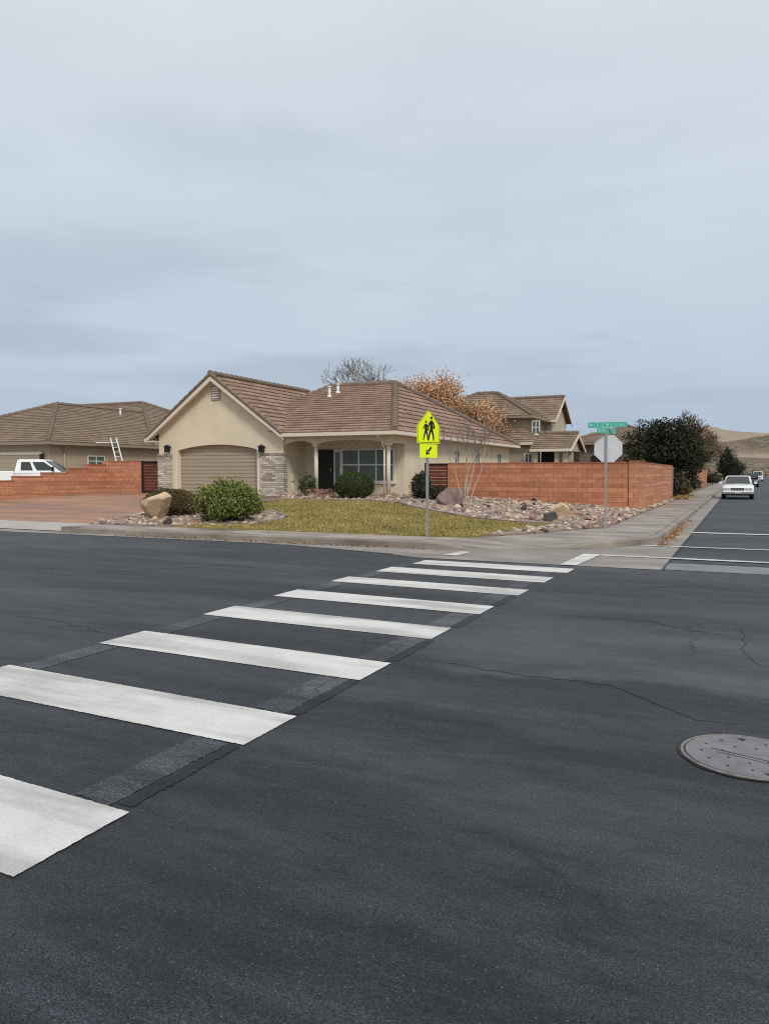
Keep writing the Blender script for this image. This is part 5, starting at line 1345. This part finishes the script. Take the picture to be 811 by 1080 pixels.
# ================================================================== VEHICLES
def ringsec(cx, y, hw, z0, z1, e=.42, n=24):
    f = lambda t: math.copysign(abs(t)**e, t); zc = (z0+z1)/2; hz = (z1-z0)/2
    return [(cx+hw*f(math.cos(2*math.pi*k/n)), y, zc+hz*f(math.sin(2*math.pi*k/n))) for k in range(n)]
def wheels(t, cx, hw, ys, r, z0):
    for y in ys:
        for s in (-1, 1):
            m = MB(); x1 = cx+s*hw; x0 = x1-s*.22
            m.tube((x0, y, z0+r), (x1, y, z0+r), r, r, 20); w = m.build('wheel', 'rubber', t)
            m = MB(); m.tube((x1-s*.03, y, z0+r), (x1+s*.008, y, z0+r), r*.62, r*.58, 16); m.build('rim', 'chrome', w)
def bil(q, u, v): a, b, c, d = (Vector(p) for p in q); return (a*(1-u)+b*u)*(1-v)+(d*(1-u)+c*u)*v
def car(name, label, cat, cx, y0, z0, paint, L_=5.2, hw=.94, hgt=1.44, cab=(1.5, 2.3, 3.8, 4.5), belt=.92, suv=False, group=None):
    """front towards -y"""
    t = thing(name, label, cat, (cx, y0+L_/2, z0), group); k = L_/5.3; S = lambda y, w, a, b: ringsec(cx, y0+y*k, hw*w, z0+a, z0+b)
    B = belt
    m = MB(); m.loft([S(0, .80, .36, B-.26), S(.07, .90, .30, B-.18), S(.35, .975, .25, B-.11), S(1.1, .995, .22, B-.04), S(1.55, 1, .22, B), S(3.9, 1, .22, B+.03), S(4.7, .98, .24, B+(.02 if not suv else .05)), S(5.15, .93, .32, B-.04), S(5.3, .85, .42, B-.14)])
    m.build('body', paint, t)
    zb = z0+B-.03; zt = z0+hgt; c0, c1, c2, c3 = (y0+q*k for q in cab); tw = .74 if not suv else .84
    m = MB(); e = .05
    rings = []
    for z, w, f, r_ in ((zb, .90, c0, c3), (zt-.06, tw+.02, c1-.05, c2+.06), (zt-.015, tw-.05, c1+.08, c2-.05), (zt, tw-.2, c1+.35, c2-.3)):
        x = hw*w; rings.append([(cx-x, f+.12, z), (cx-x*.86, f+.02, z), (cx, f-.04 if z < zt-.1 else f-.02, z), (cx+x*.86, f+.02, z), (cx+x, f+.12, z), (cx+x, r_-.12, z), (cx+x*.86, r_-.02, z), (cx-x*.86, r_-.02, z), (cx-x, r_-.12, z)])
    m.loft(rings); m.build('roof', paint, t)
    def pane(q, u0, u1, v0, v1, d, name='window'):
        m = MB(); p = [bil(q, u0, v0), bil(q, u1, v0), bil(q, u1, v1), bil(q, u0, v1)]; d = Vector(d); m.prism([a+d for a in p], -d*.9); m.build(name, 'carglass', t)
    a, b = hw*.90, hw*(tw+.02)
    W = [(cx-a*.9, c0, zb), (cx+a*.9, c0, zb), (cx+b*.9, c1-.06, zt-.06), (cx-b*.9, c1-.06, zt-.06)]
    pane(W, .03, .97, .10, .96, (0, -.055, .035), 'windscreen')
    W = [(cx+a*.9, c3, zb), (cx-a*.9, c3, zb), (cx-b*.9, c2+.06, zt-.06), (cx+b*.9, c2+.06, zt-.06)]
    pane(W, .05, .95, .12, .92, (0, .05, .035), 'rear_window')
    for s in (-1, 1):
        q = [(cx+s*a, c0+.25, zb), (cx+s*a, c3-.2, zb), (cx+s*b, c2-.05, zt-.06), (cx+s*b, c1+.1, zt-.06)]
        pane(q, .04, .47, .12, .92, (s*.012, 0, .004)); pane(q, .51, .95, .12, .92, (s*.012, 0, .004))
        m = MB(); m.box(cx+s*(hw*.97), cx+s*(hw+.17), c0+.18, c0+.28, z0+B-.0, z0+B+.13, 0, .02) if s > 0 else m.box(cx-(hw+.17), cx-(hw*.97), c0+.18, c0+.28, z0+B, z0+B+.13, 0, .02)
        m.build('wing_mirror', paint, t)
        m = MB(); x0, x1 = sorted((cx+s*hw*.46, cx+s*hw*.86)); m.box(x0, x1, y0-.03, y0+.2, z0+B-.36, z0+B-.22, 0, .02); m.build('headlight', 'lamp', t)
        m = MB(); x0, x1 = sorted((cx+s*hw*.5, cx+s*hw*.86)); m.box(x0, x1, y0+5.2*k, y0+5.33*k, z0+B-.30, z0+B-.16, 0, .015); m.build('tail_light', 'signred', t)
    g = MB(); g.box(cx-hw*.40, cx+hw*.40, y0-.035, y0+.15, z0+B-.37, z0+B-.22); gr = g.build('grille', 'chrome', t)
    g = MB()
    for i in range(9): x = cx-hw*.36+hw*.72*i/8; g.box(x-.022, x+.022, y0-.045, y0-.036, z0+B-.355, z0+B-.235)
    g.build('grille_slots', 'cardark', gr)
    g = MB(); g.box(cx-hw*.90, cx+hw*.90, y0-.10, y0+.28, z0+.34, z0+.50, 0, .04); bp = g.build('bumper', paint, t)
    g = MB(); g.box(cx-hw*.88, cx+hw*.88, y0-.106, y0-.08, z0+.405, z0+.43); g.build('bumper_strip', 'cardark', bp)
    g = MB(); g.box(cx-.16, cx+.16, y0-.118, y0-.107, z0+.37, z0+.47); g.build('number_plate', 'whitep', bp)
    g = MB(); g.box(cx-hw*.7, cx+hw*.7, y0-.03, y0+.1, z0+.22, z0+.335); g.build('air_dam', 'cardark', bp)
    wheels(t, cx, hw*.97, (y0+.95*k, y0+4.15*k), .33, z0)
    return t
car('parked_car', 'white saloon car parked facing the junction at the kerb of the side street', 'car', -.22, 52.0, 0, 'carwhite')
d = ray(791.5, 499); car('parked_car', 'dark car farther up the side street behind the white saloon', 'car', d[0]*88, d[1]*88, 0, 'cardark', 4.7, .92, 1.62, (1.2, 1.8, 4.0, 4.7), .98, True)
d = ray(799.5, 499); car('van', 'small white vehicle far away at the top of the side street', 'van', d[0]*150, d[1]*150, 0, 'truckwhite', 5.0, .95, 1.95, (.9, 1.5, 4.4, 4.9), 1.05, True)
def pickup():
    cx = 0.; xs = .95; z0 = 0.; yr = 0.; yf = 2.4; zt = 1.74; zb = 1.13; zs = 1.07
    t = thing('pickup_truck', 'white pickup truck parked behind the stepped block wall at the left', 'truck', (0, 0, 0))
    b = MB(); b.box(cx-.95, cx+.95, yr-2.3, yr-.04, z0+.45, zb, 0, .04); bed = b.build('cargo_bed', 'truckwhite', t)
    b = MB(); b.box(cx-.72, cx+.72, yr-2.15, yr-.15, zb-.05, zb+.006); b.build('bed_liner', 'dark', bed)
    b = MB(); b.loft([ringsec(cx, y, .95*k, z0+.42, z, .3) for y, k, z in ((yr+.0, 1, zs), (yf-.1, 1, zs), (yf+.3, .99, zs-.06), (yf+1.2, .96, zs-.13), (yf+1.4, .9, zs-.25))]); b.build('body', 'truckwhite', t)
    yt0, yt1 = yr+.10, yf-.95; k = .80; q0 = [(cx-.94, yr, zs-.04), (cx+.94, yr, zs-.04), (cx+.94, yf, zs-.04), (cx-.94, yf, zs-.04)]; q1 = [(cx-.94*k, yt0, zt-.05), (cx+.94*k, yt0, zt-.05), (cx+.94*k, yt1, zt-.05), (cx-.94*k, yt1, zt-.05)]; q2 = [(cx-.94*k*.9, yt0+.1, zt), (cx+.94*k*.9, yt0+.1, zt), (cx+.94*k*.9, yt1-.12, zt), (cx-.94*k*.9, yt1-.12, zt)]
    b = MB(); b.loft([q0, q1, q2], 0, True, False); b.build('cab', 'truckwhite', t)
    def pane(q, pts, d, name):
        d = Vector(d); m = MB(); m.prism([bil(q, u, v)+d for u, v in pts], -d*.8); m.build(name, 'carglass', t)
    q = [q0[1], q0[2], q1[2], q1[1]]
    pane(q, [(.13, .20), (.41, .20), (.44, .86), (.15, .86)], (.02, 0, .006), 'window'); pane(q, [(.50, .20), (.90, .20), (.93, .40), (.90, .86), (.52, .86)], (.02, 0, .006), 'window')
    pane([q0[3], q0[2], q1[2], q1[3]], [(.04, .1), (.96, .1), (.95, .93), (.05, .93)], (0, .03, .03), 'windscreen'); pane([q0[0], q0[1], q1[1], q1[0]], [(.1, .25), (.9, .25), (.88, .88), (.12, .88)], (0, -.03, .006), 'rear_window')
    m = MB(); m.box(xs+.0, xs+.22, yf-.5, yf-.4, zs+.05, zs+.28, 0, .02); m.build('wing_mirror', 'dark', t)
    wheels(t, cx, .93, (yr-1.2, yf+.45), .37, z0)
    d = ray(15, 499); p = Vector((d[0]*40, d[1]*40, 0)); a = R(-58); off = Vector((.95*math.cos(a), .95*math.sin(a), 0)); t.location = p-off; t.location.z = tz(p.x, p.y)+.012; t.rotation_euler = (0, 0, a)
pickup()

# ================================================================== SKY, SUN, CAMERA
w = bpy.data.worlds.new('World'); scene.world = w; w.use_nodes = True; nt = w.node_tree
bg = nt.nodes['Background']; bg.inputs['Strength'].default_value = .1
sun_dir = Vector((.66, -.62, .85)).normalized(); el = math.asin(sun_dir.z); az = math.atan2(sun_dir.x, sun_dir.y)
sky = N(nt, 'ShaderNodeTexSky', sky_type='NISHITA', sun_disc=False); sky.sun_elevation = el; sky.sun_rotation = az; sky.air_density = 1.; sky.dust_density = 2.
v = N(nt, 'ShaderNodeTexCoord').outputs['Generated']
sep = N(nt, 'ShaderNodeSeparateXYZ'); L(nt, v, sep.inputs[0])
def lin(*c): return tuple(((x/255.)/12.92 if x/255. <= .04045 else ((x/255.+.055)/1.055)**2.4)*10. for x in c)
# overcast brightens towards the zenith
g = ramp(nt, sep.outputs[2], [(0., lin(166, 179, 196)), (.055, lin(169, 182, 200)), (.16, lin(181, 192, 207)), (.34, lin(194, 203, 214)), (.56, lin(205, 209, 216)), (1., lin(240, 241, 243))])
sv = scaled(nt, v, (1., 1., 2.6))
wn = N(nt, 'ShaderNodeTexNoise'); wn.inputs['Scale'].default_value = 1.3; wn.inputs['Detail'].default_value = 3.; L(nt, sv, wn.inputs['Vector'])
va = N(nt, 'ShaderNodeVectorMath', operation='MULTIPLY_ADD'); L(nt, wn.outputs['Color'], va.inputs[0]); va.inputs[1].default_value = (.6, .6, .5); L(nt, sv, va.inputs[2])
n1 = noise(nt, va.outputs[0], 1.7, 6., .5); n2 = noise(nt, scaled(nt, v, (1., 1., 7.)), 2.6, 6., .55)
c = mix(nt, 1., g, ramp(nt, n1, [(.32, (.87, .885, .90)), (.48, (1., 1., 1.)), (.66, (1.07, 1.05, 1.03))]), 'MULTIPLY')
low = ramp(nt, sep.outputs[2], [(.02, .5), (.14, 1.), (.30, .25), (.5, 0.)])
dk = ramp(nt, n2, [(.46, 0.), (.62, 1.)])
c = mix(nt, math_n(nt, 'MULTIPLY', math_n(nt, 'MULTIPLY', dk, low), .55), c, lin(156, 166, 180))
c = mix(nt, .06, c, sky.outputs[0])
c = mix(nt, 1., c, (.922, .945, .937), 'MULTIPLY')
L(nt, c, bg.inputs['Color'])
sl_ = bpy.data.lights.new('sun', 'SUN'); sl_.energy = 1.5; sl_.angle = R(14); sl_.color = (1., .95, .88)
so = bpy.data.objects.new('sun', sl_); col.objects.link(so); so.rotation_euler = sun_dir.to_track_quat('Z', 'Y').to_euler(); so.location = (20, -20, 40)
cam = bpy.data.cameras.new('camera'); co = bpy.data.objects.new('camera', cam); col.objects.link(co); scene.camera = co
co.location = (0, 0, H); co.rotation_euler = (R(90)-PT, 0, YAW)
cam.sensor_fit = 'HORIZONTAL'; cam.sensor_width = 36.; cam.lens = 36.; cam.clip_start = .05; cam.clip_end = 8000
vs = scene.view_settings; vs.view_transform = 'Standard'; vs.look = 'None'; vs.exposure = .32; vs.gamma = 1.; vs.use_curve_mapping = False
scene.cycles.max_bounces = 6; scene.cycles.use_denoising = False; scene.cycles.filter_width = 1.1
